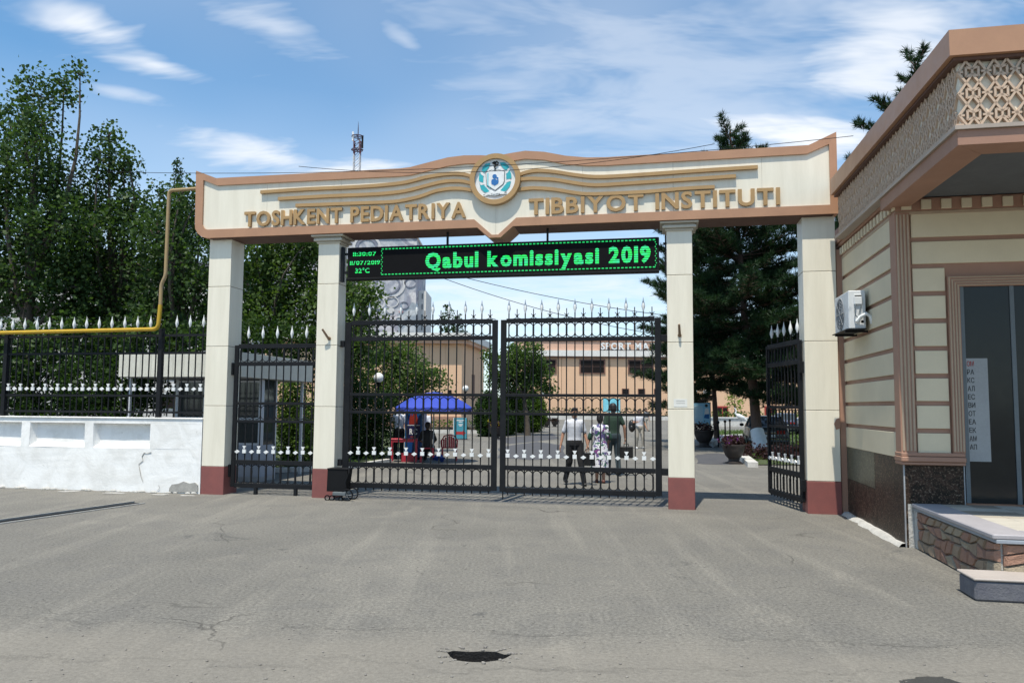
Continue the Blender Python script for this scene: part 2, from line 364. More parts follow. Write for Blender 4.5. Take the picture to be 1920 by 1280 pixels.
# one sheet with a broken-out pothole
hole_px = [(838, 1222), (850, 1219), (880, 1221), (905, 1220), (930, 1221), (945, 1226), (960, 1226), (948, 1233), (935, 1237), (905, 1241), (880, 1240), (855, 1237), (845, 1231)]
hole = [gnd(*p) for p in hole_px]; hc = sum(hole, Vector())/len(hole)
mb = MB(); n = len(hole); rings = []
for k, (sc_, z) in enumerate([(.5, -.14), (.8, -.12), (.97, -.07), (1.0, 0.0), (1.6, 0), (8, 0), (60, 0), (1500, 0)]):
    rg = []
    for i, p in enumerate(hole):
        d = p-hc
        if k >= 4: d = Vector((math.cos(a := math.atan2(d.y, d.x)), math.sin(a), 0))*(.25*sc_ if k < 5 else sc_)+ (d if k == 4 else Vector())
        else: d = d*sc_
        rg.append((hc.x+d.x, hc.y+d.y, z+(random.uniform(-.008, .008) if 0 < k < 3 else 0)))
    rings.append(rg)
vs = [p for r in rings for p in r]; fs = [tuple(range(n))]
for k in range(len(rings)-1):
    fs += [(k*n+i, k*n+(i+1) % n, (k+1)*n+(i+1) % n, (k+1)*n+i) for i in range(n)]
mb.add(vs, fs); mb.m = [1]*(1+3*n)+[0]*(len(fs)-1-3*n)
tag(link('ground', mb.mesh('ground'), mats=[M['asphalt'], mat('pothole_soil', (.005, .0045, .004), .7, (.009, .008, .007), 9, 60, .3, .8, .01)]), kind='structure')
wm, nt_, b_ = nodes('puddle_water'); b_.inputs['Base Color'].default_value = (.012, .013, .014, 1); b_.inputs['Roughness'].default_value = .05; b_.inputs['Specular IOR Level'].default_value = .2
pm = MB(); pm.add([(hc.x+(p-hc).x*.34, hc.y+(p-hc).y*.34, -.137) for p in hole], [tuple(range(n))])
tag(link('puddle_water', pm.mesh('puddle_water'), mats=wm), kind='structure')
# damp patch by the lower right edge and darker bluish patches inside: thin sheets
def sheet(name, pts, z, m, kind='structure'):
    mb = MB(); mb.add([(p[0], p[1], z) for p in pts], [tuple(range(len(pts)))]); return tag(link(name, mb.mesh(name), mats=m), kind=kind)
M['darkpatch'] = mat('dark_bluish_patch', (.062, .063, .07), .9, (.08, .08, .085), 2, 80, .3, .6, .01)
M['damp'] = mat('damp_asphalt', (.045, .045, .043), .35, (.06, .06, .055), 3, 80, .3, .3, .01)
def ragged(pxs, amp=.1, k=4):
    P = [gnd(*p) for p in pxs]; out = []
    for i in range(len(P)):
        a, b = P[i], P[(i+1) % len(P)]
        for j in range(k):
            q = a.lerp(b, j/k); out.append(q+Vector((random.uniform(-amp, amp), random.uniform(-amp, amp), 0)))
    return out
sheet('damp_patch', ragged([(1690, 1277), (1720, 1268), (1765, 1269), (1800, 1280), (1790, 1320), (1700, 1320)], .02), .004, M['damp'])
sheet('dark_patch', ragged([(935, 838), (1010, 828), (1055, 834), (1062, 858), (1000, 862), (930, 858)], .12), .005, M['darkpatch'])
sheet('dark_patch', ragged([(925, 822), (1040, 812), (1050, 822), (960, 832)], .15), .005, M['darkpatch'])
sheet('dark_patch', ragged([(1306, 852), (1345, 849), (1395, 856), (1404, 868), (1360, 871), (1306, 869)], .08), .005, M['darkpatch'])
sheet('gate_threshold', [gw(-3.35, .15), gw(2.75, .15), gw(2.75, .62), gw(-3.35, .62)], .004, mat('threshold_concrete', (.15, .145, .135), .9))
# ================================================================== entrance portal
XP = [(-6.18, -5.70), (-3.84, -3.41), (2.78, 3.22), (5.06, 5.59)]
portal = gthing('entrance_portal', 'cream monumental entrance portal on four pillars with brown framed name beam and gold letters', 'gate portal', (-.3, .2, 0))
for i, (a, b) in enumerate(XP):
    d = .47 if i in (0, 3) else .36
    zz_ = [.54, 1.72, 2.89, 4.08, 5.06 if i in (0, 3) else 4.9]
    core = part('pillar', MB().box(a+.012, b-.012, .012, d-.012, 0, 5.1), M['joint'], portal)
    part('painted_base', MB().box(a-.006, b+.006, -.006, d+.006, -.02, .537, .006), M['redpaint'], core)
    for k in range(4): part('panel', MB().box(a, b, 0, d, zz_[k]+.004, zz_[k+1]-.005, .004), M['cream'], core)
    if i in (1, 2):
        cp = MB(); xa, xb = a-.02, b+.02
        for ov, z0, z1 in ((.03, 4.865, 4.905), (.075, 4.908, 4.955), (.05, 4.957, 4.985), (.115, 4.988, 5.045)): cp.box(a-ov, b+ov, -ov, d+ov, z0, z1, .008)
        part('capital', cp, mat('capital_stone', (.56, .52, .43), .7), core)
YF, YB = -.15, .5
outer = [(-6.45, 6.41), (-6.0, 6.235), (-2.15, 6.225), (-1.95, 6.24), (-1.63, 6.305), (-1.22, 6.385), (-.91, 6.405), (-.6, 6.39), (-.3, 6.36), (.0, 6.40), (.25, 6.425), (.6, 6.385), (.99, 6.29), (1.38, 6.235), (1.72, 6.22), (5.17, 6.235), (5.62, 6.44),
         (5.62, 5.03), (.03, 5.03), (-.2, 4.83), (-.41, 4.83), (-.64, 5.03), (-6.14, 5.03), (-6.27, 5.06), (-6.36, 5.13), (-6.42, 5.23), (-6.43, 5.33)]
inner = [(-6.28, 6.21), (-5.97, 6.085), (-2.15, 6.075), (-1.95, 6.085), (-1.63, 6.145), (-1.22, 6.22), (-.91, 6.245), (-.6, 6.24), (-.3, 6.21), (.0, 6.25), (.25, 6.275), (.6, 6.235), (.99, 6.135), (1.38, 6.085), (1.72, 6.07), (5.14, 6.085), (5.5, 6.235),
         (5.5, 5.185), (.09, 5.185), (-.245, 4.885), (-.365, 4.885), (-.70, 5.185), (-6.14, 5.20), (-6.20, 5.215), (-6.24, 5.25), (-6.265, 5.30), (-6.27, 5.35)]
grow = [((o[0]+q[0])/2, (o[1]+q[1])/2) for o, q in zip(outer, inner)]
def beam_part(idx, name='trim'):
    mb = MB()
    for a, b in zip(idx[:-1], idx[1:]):
        quad = [outer[a], outer[b], inner[b], inner[a]]; mb.prism(quad, YF, YB)
    bmm = part(name, mb, M['brown'], portal); return bmm
mb = MB(); nq = len(grow)
# cream face triangulated as a band between its top and bottom edges
tops = grow[:17]; bots = [grow[26], grow[24], grow[22], grow[21], grow[20], grow[19], grow[18], grow[17]]
def zb(x):
    for (a, b), (c, d) in zip(bots[:-1], bots[1:]):
        if a <= x <= c: return b+(d-b)*(x-a)/max(c-a, 1e-6)
    return bots[0][1] if x < bots[0][0] else bots[-1][1]
def zt(x):
    for (a, b), (c, d) in zip(tops[:-1], tops[1:]):
        if a <= x <= c: return b+(d-b)*(x-a)/max(c-a, 1e-6)
    return tops[0][1] if x < tops[0][0] else tops[-1][1]
xs = sorted(set([p[0] for p in tops+bots])); seams = [-4.9, -3.35, -1.75, -.3, 1.3, 2.9, 4.4]
def band(xa, xb, y0, y1):
    q = [xa]+[x for x in xs if xa+1e-4 < x < xb-1e-4]+[xb]; mb = MB()
    mb.prism([(x, zb(x)) for x in q]+[(x, zt(x)) for x in reversed(q)], y0, y1); return mb
part('beam', band(xs[0], xs[-1], -.095, YB-.02), M['joint'], portal)
cuts = [xs[0]]+seams+[xs[-1]]
for a, b in zip(cuts[:-1], cuts[1:]): part('face_panel', band(a+.0015, b-.0015, -.112, -.096), M['cream'], portal)
for idx in ([0, 1], [1, 2], [2, 3, 4, 5, 6, 7, 8], [8, 9, 10, 11, 12, 13, 14], [14, 15], [15, 16], [16, 17], [17, 18], [18, 19], [19, 20], [20, 21], [21, 22], [22, 23, 24, 25, 26], [26, 0]): beam_part(idx)
# darker underside boards
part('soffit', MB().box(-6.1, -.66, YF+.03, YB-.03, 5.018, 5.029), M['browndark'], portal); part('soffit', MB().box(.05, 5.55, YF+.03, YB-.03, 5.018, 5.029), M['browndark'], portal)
# gold wave strips
SL = [[(488, 357), (579, 351), (650, 348), (704, 344.7), (750, 340), (775, 335), (797, 329), (828, 323.8), (850, 322), (868, 323), (888, 328)],
      [(521, 369.5), (620, 364), (704, 360.5), (750, 356), (775, 351), (797, 345), (828, 337.5), (850, 335.5), (868, 336.5), (886, 341)],
      [(554, 382), (672, 377.5), (735, 375), (766, 370), (790, 364), (813, 355.6), (830, 352), (847, 350), (868, 350.5), (885, 353.5)]]
SR = [[(972, 325), (985, 320), (1007, 316.3), (1041, 318.7), (1075, 324), (1116, 328), (1177, 325.5), (1312, 316.3), (1421, 309.5)],
      [(974, 333), (990, 331.5), (1007, 331.5), (1041, 333.2), (1075, 339), (1116, 343.4), (1177, 340), (1278, 333.2), (1380, 326.5)],
      [(970, 352), (990, 349.8), (1007, 349.2), (1041, 351.9), (1082, 358.6), (1116, 360.3), (1211, 356), (1278, 350.2), (1340, 346.8)]]
for S_ in SL+SR:
    P = [G(a, b, -.17) for a, b in S_]; Q = []
    for i in range(len(P)-1):                       # smooth the polyline
        p0, p1, p2, p3 = P[max(i-1, 0)], P[i], P[i+1], P[min(i+2, len(P)-1)]
        for k in range(3):
            t = k/3; f = lambda j: .5*(2*p1[j]+(p2[j]-p0[j])*t+(2*p0[j]-5*p1[j]+4*p2[j]-p3[j])*t*t+(3*p1[j]-p0[j]-3*p2[j]+p3[j])*t**3)
            Q.append((f(0), f(1)))
    Q.append(P[-1]); mb = MB()
    for a, b in zip(Q[:-1], Q[1:]): mb.prism([(a[0], a[1]), (b[0], b[1]), (b[0], b[1]-.062), (a[0], a[1]-.062)], -.172, -.1125)
    o = part('wave_strip', mb, M['gold'], portal)
text(portal, 'TOSHKENT PEDIATRIYA', -5.35, -.86, 5.235, .275, -.165, .05, M['gold'], .027)
text(portal, 'TIBBIYOT INSTITUTI', .32, 4.69, 5.235, .275, -.165, .05, M['gold'], .027)
# ---- emblem
EC = (-.30, 5.905); KE = .475/308
def ep(cx, cy): return (EC[0]+(cx-437)*KE, EC[1]-(cy-415)*KE)
def disc(r0, r1, y0, y1, n=48):
    mb = MB()
    for k in range(n):
        a, b = 2*math.pi*k/n, 2*math.pi*(k+1)/n
        q = [(EC[0]+r*math.cos(t), EC[1]+r*math.sin(t)) for r, t in ((r0, a), (r1, a), (r1, b), (r0, b))] if r0 > 0 else [(EC[0]+r1*math.cos(a), EC[1]+r1*math.sin(a)), (EC[0]+r1*math.cos(b), EC[1]+r1*math.sin(b)), EC]
        mb.prism(q, y0, y1)
    return mb
emb = part('emblem', MB().prism([(EC[0]+.4*math.cos(2*math.pi*k/48), EC[1]+.4*math.sin(2*math.pi*k/48)) for k in range(48)], -.185, -.1), M['whitep'], portal)
part('ring', disc(.385, .475, -.235, -.1), M['gold'], emb)
def flat(name, pts, y, m, th=.008): return part(name, MB().prism([ep(*p) for p in pts], y-th, y), m, emb)
YE = -.1855
for pts in ([(378, 212), (320, 218), (280, 262), (272, 300), (302, 330), (330, 300), (360, 262)], [(258, 305), (240, 350), (236, 400), (244, 430), (290, 448), (292, 400), (286, 350)], [(248, 470), (262, 520), (300, 560), (345, 572), (372, 560), (330, 510), (300, 480)],
            [(490, 215), (545, 214), (590, 250), (606, 275), (570, 310), (545, 295), (510, 255)], [(570, 345), (612, 315), (630, 355), (636, 410), (600, 418), (572, 418)], [(545, 500), (585, 460), (628, 448), (612, 510), (570, 560), (520, 572), (500, 555)]):
    flat('laurel_leaf', pts, YE, M['teal'])
for pts in ([(250, 295), (275, 318), (300, 350), (300, 372), (262, 345)], [(240, 440), (290, 455), (305, 470), (262, 478)], [(612, 278), (618, 300), (585, 345), (566, 352), (580, 310)], [(575, 432), (620, 425), (620, 445), (572, 460)]): flat('ribbon_wrap', pts, YE-.001, M['whitep'])
sh = [(318, 322), (390, 296), (432, 308), (474, 296), (556, 322), (552, 440), (538, 480), (437, 556), (332, 490), (326, 440)]
flat('shield_border', sh, YE, M['dkgrey'], .006); flat('shield', [(437+(a-437)*.93, 420+(b-420)*.93) for a, b in sh], YE-.006, M['whitep'], .006)
flat('shield_shade', [(340, 335), (356, 335), (356, 480), (390, 510), (372, 512), (340, 480)], YE-.012, mat('pale_teal', (.2, .55, .6), .5), .003)
circ = lambda cx, cy, r, n=14: [(cx+r*math.cos(2*math.pi*k/n), cy+r*math.sin(2*math.pi*k/n)) for k in range(n)]
flat('figure_head', circ(430, 380, 27), YE-.012, M['blue'], .005); flat('figure_head', circ(465, 403, 13), YE-.012, M['blue'], .005)
flat('figure_body', [(398, 415), (440, 408), (455, 425), (478, 420), (480, 452), (472, 470), (432, 492), (393, 470), (390, 440)], YE-.012, M['blue'], .005)
flat('bowl', [(392, 214), (425, 196), (450, 202), (452, 236), (432, 244), (420, 236)], YE-.012, M['ledback'], .004)
sn = MB(); sn.tube([(ep(a, b)[0], YE-.014, ep(a, b)[1]) for a, b in [(450, 196), (474, 215), (468, 238), (440, 250), (424, 268), (440, 285), (432, 302)]], .011, 6); part('snake', sn, M['ledback'], emb, True)
flat('scroll', [(330, 575), (372, 558), (437, 572), (505, 558), (555, 572), (560, 598), (500, 600), (437, 616), (372, 604), (325, 604)], YE, M['whitep'], .012)
for ln in ([(348, 600), (390, 612), (437, 618), (484, 612), (524, 600)], [(290, 628), (320, 622), (348, 620)], [(530, 612), (560, 610), (582, 612)], [(292, 600), (315, 596)], [(552, 585), (580, 580)]):
    t = MB(); t.tube([(ep(a, b)[0], YE-.013, ep(a, b)[1]) for a, b in ln], .006, 5); part('scroll_line', t, M['dkgrey'], emb)
text(portal, 'ToshPMI', ep(388, 0)[0], ep(497, 0)[0], ep(0, 604)[1], .022, YE-.016, .003, M['dkgrey'], .0, 'scroll_letter')
# ---- flag holder stubs and a paper notice on the pillars
for x0, z0, x1, z1 in ((-3.57, 3.02, -3.66, 3.19), (2.99, 3.01, 2.98, 3.19)):
    t = gthing('flag_holder', 'short rusty pipe flag holder on pillar %s' % ('beside the narrow closed gate' if x0 < 0 else 'beside the walk-through opening'), 'flag holder', (x0, 0, z0))
    part('pipe', MB().tube([(x0, .01, z0), (x0, -.05, z0+.0), (x1, -.13, z1)], [.022, .024, .02], 8), M['rust'], t, True)
    part('plate', MB().tube([(x0, .004, z0), (x0, -.012, z0)], .035, 10), M['rust'], t)
nt1 = gthing('paper_notice', 'small white paper notice pasted on the cream pillar', 'notice', (2.99, 0, 1.8))
part('sheet_of_paper', MB().box(2.88, 3.11, -.004, -.001, 1.76, 1.9), mat('paper', (.74, .74, .7), .8), nt1)
for z in (1.86, 1.82): part('printed_line', MB().box(2.92, 3.07, -.0055, -.0045, z, z+.012), mat('faint_print', (.5, .49, .46), .8), nt1)
# ================================================================== LED board
led = gthing('led_display', 'long black LED board with green running text hung under the beam', 'LED sign', (-.3, .1, 4.14))
part('cabinet', MB().box(-3.25, 2.65, .02, .16, 4.14, 4.775, .012), M['ledback'], led)
part('lower_lip', MB().box(-3.25, 2.65, -.02, .05, 4.135, 4.18, .008), M['ledback'], led)
scr = part('screen', MB().box(-3.21, 2.61, .012, .03, 4.19, 4.755), mat('led_screen', (.007, .007, .008), .7, spec=.08), led)
def ledmat(name, c, freq, s):
    m, nt, b = nodes(name); tcn = N(nt, 'ShaderNodeTexCoord'); sx = N(nt, 'ShaderNodeSeparateXYZ'); L(nt, tcn.outputs['Object'], sx.inputs[0])
    wv = math_(nt, 'SINE', math_(nt, 'MULTIPLY', sx.outputs[2], freq)); k = ramp(nt, wv, -.5, .5)
    nz = noise(nt, tcn.outputs['Object'], 9, 2)
    b.inputs['Base Color'].default_value = (.01, .05, .02, 1)
    L(nt, mix(nt, ramp(nt, nz, .4, .65), c, (c[0]*.6+.02, c[1]*.9, c[2]+.22)), b.inputs['Emission Color'])
    L(nt, math_(nt, 'ADD', math_(nt, 'MULTIPLY', k, s*.8), s*.2), b.inputs['Emission Strength']); return m
M['led'] = ledmat('lit_green_led', (.0, .70, .07), 2*math.pi/.041, 1.7)
text(led, 'Qabul komissiyasi 2019', -1.68, 2.5, 4.335, .27, .0085, .006, M['led'], .045, 'led_letter')
text(led, '11:30:07', -3.13, -2.66, 4.605, .075, .0085, .006, M['led'], .025, 'led_letter'); text(led, '11/07/2019', -3.19, -2.58, 4.435, .075, .0085, .006, M['led'], .025, 'led_letter'); text(led, '32°C', -3.08, -2.79, 4.275, .085, .0085, .006, M['led'], .025, 'led_letter')
dots = MB()
for z in (4.225, 4.715):
    for k in range(74): x = -2.55+k*.0697; dots.box(x, x+.042, .007, .013, z, z+.018)
for x in (-2.56, 2.575):
    for k in range(11): z = 4.255+k*.042; dots.box(x+(k % 2)*.016, x+.016+(k % 2)*.016, .007, .013, z, z+.018)
part('lit_border', dots, emis('lit_border_led', (.01, .66, .15), 1.1), led)
for x in (-3.32, 2.72):
    for z in (4.28, 4.64): part('bracket', MB().box(min(x, x), x+.09 if x < 0 else x+.07, .06, .1, z, z+.04), M['black'], led)
    part('mounting_plate', MB().box(x-.07 if x < 0 else x+.03, x-.02 if x < 0 else x+.055, .04, .12, 4.12, 4.8), M['black'], led)
for px in (840, 1027): x = G(px, 440, .1)[0]; part('hanger_rod', MB().box(x-.018, x+.018, .06, .1, 4.77, 5.03), M['black'], led)
# ================================================================== iron gates
fin = shared(MB().lathe([(.006, -.1), (.014, -.07), (.034, 0), (.026, .05), (.010, .11), (.003, .165)], 6), 'spear_tip', M['whitep'], True)
fleur_mb = MB().tube([(0, 0, 0), (0, 0, .2)], .009, 5)
for s in (-1, 1): fleur_mb.tube([(0, 0, .05), (s*.02, 0, .085), (s*.042, 0, .11)], .006, 4); fleur_mb.tube([(0, 0, .09), (s*.012, 0, .07), (s*.02, 0, .04)], .006, 4)
fleur_mb.ball((0, 0, .075), (.017, .012, .03), 6, 4)
fleur = shared(fleur_mb, 'fleur_tip', M['black'])
tri_ = [(-.038, .1), (.038, .1), (.004, .035), (-.004, .035)]; squ = [(-.036, -.042), (.036, -.042), (.036, .03), (-.036, .03)]
orn = shared(MB().prism(tri_, -.012, .012).prism(squ, -.014, .014), 'square_ornament', M['whitep'])
dia = shared(MB().prism([(-.052, -.006), (0, -.042), (.052, -.006), (0, .03)], -.012, .012), 'diamond_ornament', M['whitep'])
OV = {}
def oval(wd, ht):
    k = (round(wd, 3), round(ht, 3))
    if k not in OV:
        r = wd/2-.003; h = ht/2-r-.004; pts = [(r*math.cos(t), 0, (h if i < 7 else -h)+r*math.sin(t)) for i, t in enumerate([math.pi*j/6 for j in range(7)]+[math.pi+math.pi*j/6 for j in range(7)])]
        mb = MB(); mb.tube(pts+[pts[0]], .0095, 4, cap=False)
        OV[k] = shared(mb, 'oval_scroll', M['black'])
    return OV[k]
BAR = {}
def barmesh(r, h):
    k = (r, round(h, 3))
    if k not in BAR: BAR[k] = shared(MB().box(-r*1.15, r*1.15, -r, r, 0, h), 'bar', M['black'])
    return BAR[k]
def leaf(t, x0, x1, zs, nb, y=.2, posts=(.035, .035), spikes=.09, tall=.33, short=True, first=0, orn_z=.86, fst=.045, ornf=0):
    """one iron leaf: zs = heights of rails from top to bottom"""
    top, r2, r3, r4, r5, bot = zs
    for x, w_ in ((x0+posts[0], posts[0]), (x1-posts[1], posts[1])): part('stile', MB().box(x-w_, x+w_, y-.025, y+.025, bot-.03, top+.02, .004), M['black'], t)
    for z, h in ((top, .042), (r2, .038), (r3, .027), (r4, .026), (r5, .042), (bot, .045)):
        part('rail', MB().box(x0+2*posts[0]+.001, x1-2*posts[1]-.001, y-.02, y+.02, z-h, z+h, .003), M['black'], t)
    xa, xb = x0+2*posts[0]+fst, x1-2*posts[1]-fst; st = (xb-xa)/(nb-1)
    hi = top+tall*.45
    for k in range(nb):
        x = xa+k*st; big = (k+first) % 2 == 0
        b = rep('bar', barmesh(.0085, (hi if big else top)-(bot-spikes)), t, (x, y-.001*(k % 2), bot-spikes))
        if big: rep('spear_tip', fin, t, (x, y, hi+.08))
        elif short: rep('fleur_tip', fleur, t, (x, y, top+.02))
        if not big:
            for za, zb_ in ((r2, top), (r4, r3), (bot, r5)): rep('bar_sleeve', barmesh(.014, (zb_-za)*.55), t, (x, y-.0003, za+(zb_-za)*.22))
        rep('square_ornament' if (k+ornf) % 2 == 0 else 'diamond_ornament', orn if (k+ornf) % 2 == 0 else dia, t, (x, y-.022, orn_z-(0 if (k+ornf) % 2 == 0 else .01)))
        if k < nb-1:
            for za, zb_ in ((r2, top), (r4, r3), (bot, r5)): rep('oval_scroll', oval(st, zb_-za-.08), t, (x+st/2, y+.003, (za+zb_)/2))
    if short:                               # low scroll arcs on top of the top rail
        for k in range(nb):
            if (k+first) % 2:
                x = xa+k*st; mb = MB()
                for s in (-1, 1): mb.tube([(x+s*.012, y, top+.08), (x+s*.03, y, top+.05), (x+s*st*.7, y, top+.03)], .006, 4, cap=False)
                part('scroll_arc', mb, M['black'], t)
gl = gthing('double_gate_leaf', 'black wrought iron gate leaf hinged at the pillar with the black cart', 'gate', (-3.3, .2, .1), 'tall leaves of the driveway gate')
leaf(gl, -3.33, -.31, (3.33, 3.02, 1.955, 1.62, .63, .235), 18, posts=(.06, .052), first=0, ornf=1)
for z in (.66, 2.93): part('hinge', MB().box(-3.44, -3.33, .15, .25, z-.06, z+.06, .005), M['black'], gl)
gr = gthing('double_gate_leaf', 'black wrought iron gate leaf hinged at the pillar with the paper notice', 'gate', (2.6, .2, .1), 'tall leaves of the driveway gate')
leaf(gr, -.25, 2.67, (3.33, 2.98, 1.955, 1.615, .63, .225), 18, posts=(.052, .055), first=0, ornf=0)
for z in (.62, 2.98): part('hinge', MB().box(2.67, 2.8, .15, .25, z-.06, z+.06, .005), M['black'], gr)
part('drop_bolt', MB().tube([(-.2, .24, .05), (-.2, .24, .75)], .011, 6), M['black'], gr)
gwk = gthing('wicket_gate', 'narrow closed black iron gate in front of the white booth', 'gate', (-5.6, .2, .1), 'narrow side gates')
leaf(gwk, -5.66, -3.88, (2.9, 2.55, 1.77, 1.42, .62, .17), 11, posts=(.04, .03), spikes=.02, tall=.35, short=False, first=1, orn_z=.84, ornf=1)
for x in (-5.12, -4.28): part('foot', MB().box(x-.03, x+.03, .17, .23, 0, .145), M['black'], gwk)
for z in (.45, 2.45): part('hinge', MB().box(-5.71, -5.66, .14, .26, z-.12, z+.12, .005), M['black'], gwk)
# the same gate swung open at the last pillar
wo = bpy.data.objects.new('wicket_gate', None); COL.objects.link(wo); wo.empty_display_size = .2; BASE[wo.name] = (0, 0, 0)
wo.location = gw(5.02, .12, 0); wo.rotation_euler = (0, 0, -TH+R(-76)); tag(wo, 'narrow black iron gate swung open at the pillar by the striped wall', 'gate', 'narrow side gates')
leaf(wo, -1.5, 0.0, (2.9, 2.55, 1.77, 1.42, .62, .2), 10, y=0.0, posts=(.03, .04), spikes=.07, tall=.35, short=False, first=1, orn_z=.84, ornf=1)
for z in (.45, 2.45): part('hinge', MB().box(0, .045, -.05, .05, z-.1, z+.1, .005), M['black'], wo)
# ---- black trolley by the pillar
cx, cyy = -3.22, -.16
tr = gthing('trolley', 'black two wheeled trolley box standing against the red pillar base', 'trolley', (cx, cyy, 0))
part('box', MB().prism([(cx-.2, .16), (cx+.15, .16), (cx+.2, .56), (cx-.19, .57)], cyy-.12, cyy+.12), M['ledback'], tr)
part('lid', MB().box(cx-.2, cx+.22, cyy-.13, cyy+.13, .56, .585, .006), M['ledback'], tr)
part('tray', MB().box(cx-.05, cx+.2, cyy-.2, cyy-.02, .1, .16, .006), M['dkgrey'], tr)
for x, y, r in ((cx+.22, cyy-.16, .105), (cx+.22, cyy+.1, .105), (cx-.17, cyy-.15, .045), (cx-.08, cyy-.15, .045), (cx+.1, cyy-.17, .035)):
    wh = MB(); pts = [(x+r*math.cos(2*math.pi*k/16), y, r+.001+r*math.sin(2*math.pi*k/16)) for k in range(17)]; wh.tube(pts, .012, 6, cap=False)
    q = part('wheel', wh, M['ledback'], tr, True)
    sp_ = MB()
    for k in range(6): sp_.tube([(x, y, r), (x+r*math.cos(k*math.pi/3), y, r+r*math.sin(k*math.pi/3))], .004, 4)
    part('spokes', sp_, M['dkgrey'], q)
part('handle', MB().tube([(cx+.2, cyy-.13, .12), (cx+.17, cyy-.14, .34), (cx+.235, cyy-.13, .52), (cx+.22, cyy-.1, .6)], .01, 6), M['black'], tr)
# ================================================================== white wall, fence and gas pipe on the left
wl = gthing('boundary_wall', 'whitewashed plaster boundary wall with recessed panels below the iron fence', 'wall', (-9, .1, 0))
mb = MB(); X0, X1 = -15.5, -6.2
niches = [(-15.3, -14.05), (-13.75, -12.55), (-12.3, -11.05), (-10.8, -9.12+.05), (-9.12+.25, -8.85), (-8.64, -7.34)]
niches = [(-8.64-1.50*k, -7.34-1.50*k) for k in range(5)][::-1]
mb.box(X0, X1, 0, .3, -.05, .86); mb.box(X0, X1, 0, .3, 1.35, 1.45, 0)
edges = [X0]+[e for nch in niches for e in nch]+[X1]
for a, b in zip(edges[0::2], edges[1::2]): mb.box(a, b, 0, .3, .86, 1.35)
for a, b in niches:
    mb.box(a, b, .13, .3, .86, 1.35)
    mb.add([(a, 0, .8601), (b, 0, .8601), (b-.06, .13, .95), (a+.06, .13, .95)], [(0, 1, 2, 3)])
    mb.add([(a, 0, .8601), (a+.06, .13, .95), (a+.05, .13, 1.349), (a, 0, 1.349)], [(0, 1, 2, 3)])
# subdivide and roughen so the plaster is not dead flat
me = mb.mesh('wall_body', BASE[wl.name]); b = bmesh.new(); b.from_mesh(me)
bmesh.ops.remove_doubles(b, verts=b.verts[:], dist=.0005)
bmesh.ops.subdivide_edges(b, edges=[e for e in b.edges if e.calc_length() > .5], cuts=6, use_grid_fill=True)
from mathutils import noise as mn
for v in b.verts:
    q = mn.noise_vector(v.co*1.7); v.co += Vector((0, q.y*.014, q.z*.008))
b.to_mesh(me); b.free(); link('wall_body', me, wl, mats=M['plaster'])
part('cap', MB().box(X0, X1+.01, -.02, .32, 1.449, 1.475, .008), M['plaster'], wl)
pz = [(-6.86, .02), (-6.85, .1), (-6.8, .17), (-6.66, .19), (-6.55, .235), (-6.42, .2), (-6.3, .22), (-6.24, .17), (-6.23, .04), (-6.5, .03)]
part('bare_patch', MB().prism(pz, -.022, .02), M['concrete'], wl)
ck = MB()
for pts in ([(-7.45, .78), (-7.5, .7), (-7.47, .62), (-7.56, .55), (-7.52, .42), (-7.5, .3), (-7.44, .2)], [(-7.45, .78), (-7.38, .76), (-7.3, .79)], [(-7.1, .15), (-7.08, .09), (-7.12, .05)]):
    ck.tube([(x+random.uniform(-.01, .01), -.012, z) for x, z in pts], [random.uniform(.003, .008) for _ in pts], 4)
part('plaster_crack', ck, M['concrete'], wl)
rub = MB()
for k in range(70):
    x = random.uniform(-14, -6.2); r = random.uniform(.015, .05); rub.ball((x, random.uniform(-.09, -.01), r*.3), (r*1.6, r, r*.7), 6, 4)
part('plaster_rubble', rub, M['mortar'], wl, kind='stuff')
fl_ = gthing('iron_fence', 'black iron fence with white spear tips and ornaments on top of the white wall', 'fence', (-9, .1, 1.475))
for x in (-7.25, -10.9, -14.55): part('post', MB().box(x-.045, x+.045, .06, .15, 1.47, 3.26, .004), M['black'], fl_)
for z in (3.13, 2.77, 1.91, 1.58): part('rail', MB().box(-15.3, -6.19, .085, .125, z-.022, z+.022), M['black'], fl_)
k = 0; x = -6.32
while x > -15.2:
    if min(abs(x-p) for p in (-7.25, -10.9, -14.55)) > .06:
        big = k % 2 == 0
        rep('bar', barmesh(.009, (3.3 if big else 3.13)-1.5), fl_, (x, .105-.001*(k % 2), 1.5))
        if big: rep('spear_tip', fin, fl_, (x, .105, 3.37))
        rep('square_ornament' if k % 2 == 0 else 'diamond_ornament', orn if k % 2 == 0 else dia, fl_, (x, .08, 2.05))
    x -= .149; k += 1
gp = gthing('gas_pipe', 'yellow gas pipe running along the fence and rising to the portal beam', 'pipe', (-7.2, -.1, 3.2))
def bend(pts, r=.12, n=5):
    out = [Vector(pts[0])]
    for a, b, c in zip(pts[:-2], pts[1:-1], pts[2:]):
        a, b, c = Vector(a), Vector(b), Vector(c); p = b+(a-b).normalized()*r; q = b+(c-b).normalized()*r
        for k in range(n+1): t = k/n; out.append(p*(1-t)**2+b*2*t*(1-t)+q*t*t)
    return out+[Vector(pts[-1])]
Y_ = -.06
part('yellow_run', MB().tube(bend([(-15.5, Y_, 3.17), (-7.22, Y_, 3.24), (-7.19, Y_, 3.73)]), .04, 10), M['yellow'], gp, True)
part('faded_riser', MB().tube(bend([(-7.19, Y_, 3.731), (-7.19, Y_, 4.15), (-7.1, Y_, 4.3), (-7.1, Y_, 6.06), (-6.44, Y_, 6.07)], .09), .036, 10), M['faded'], gp, True)
for x in (-8.9, -12.4): part('clamp', MB().box(x-.02, x+.02, Y_-.03, .1, 3.12, 3.15), M['black'], gp)
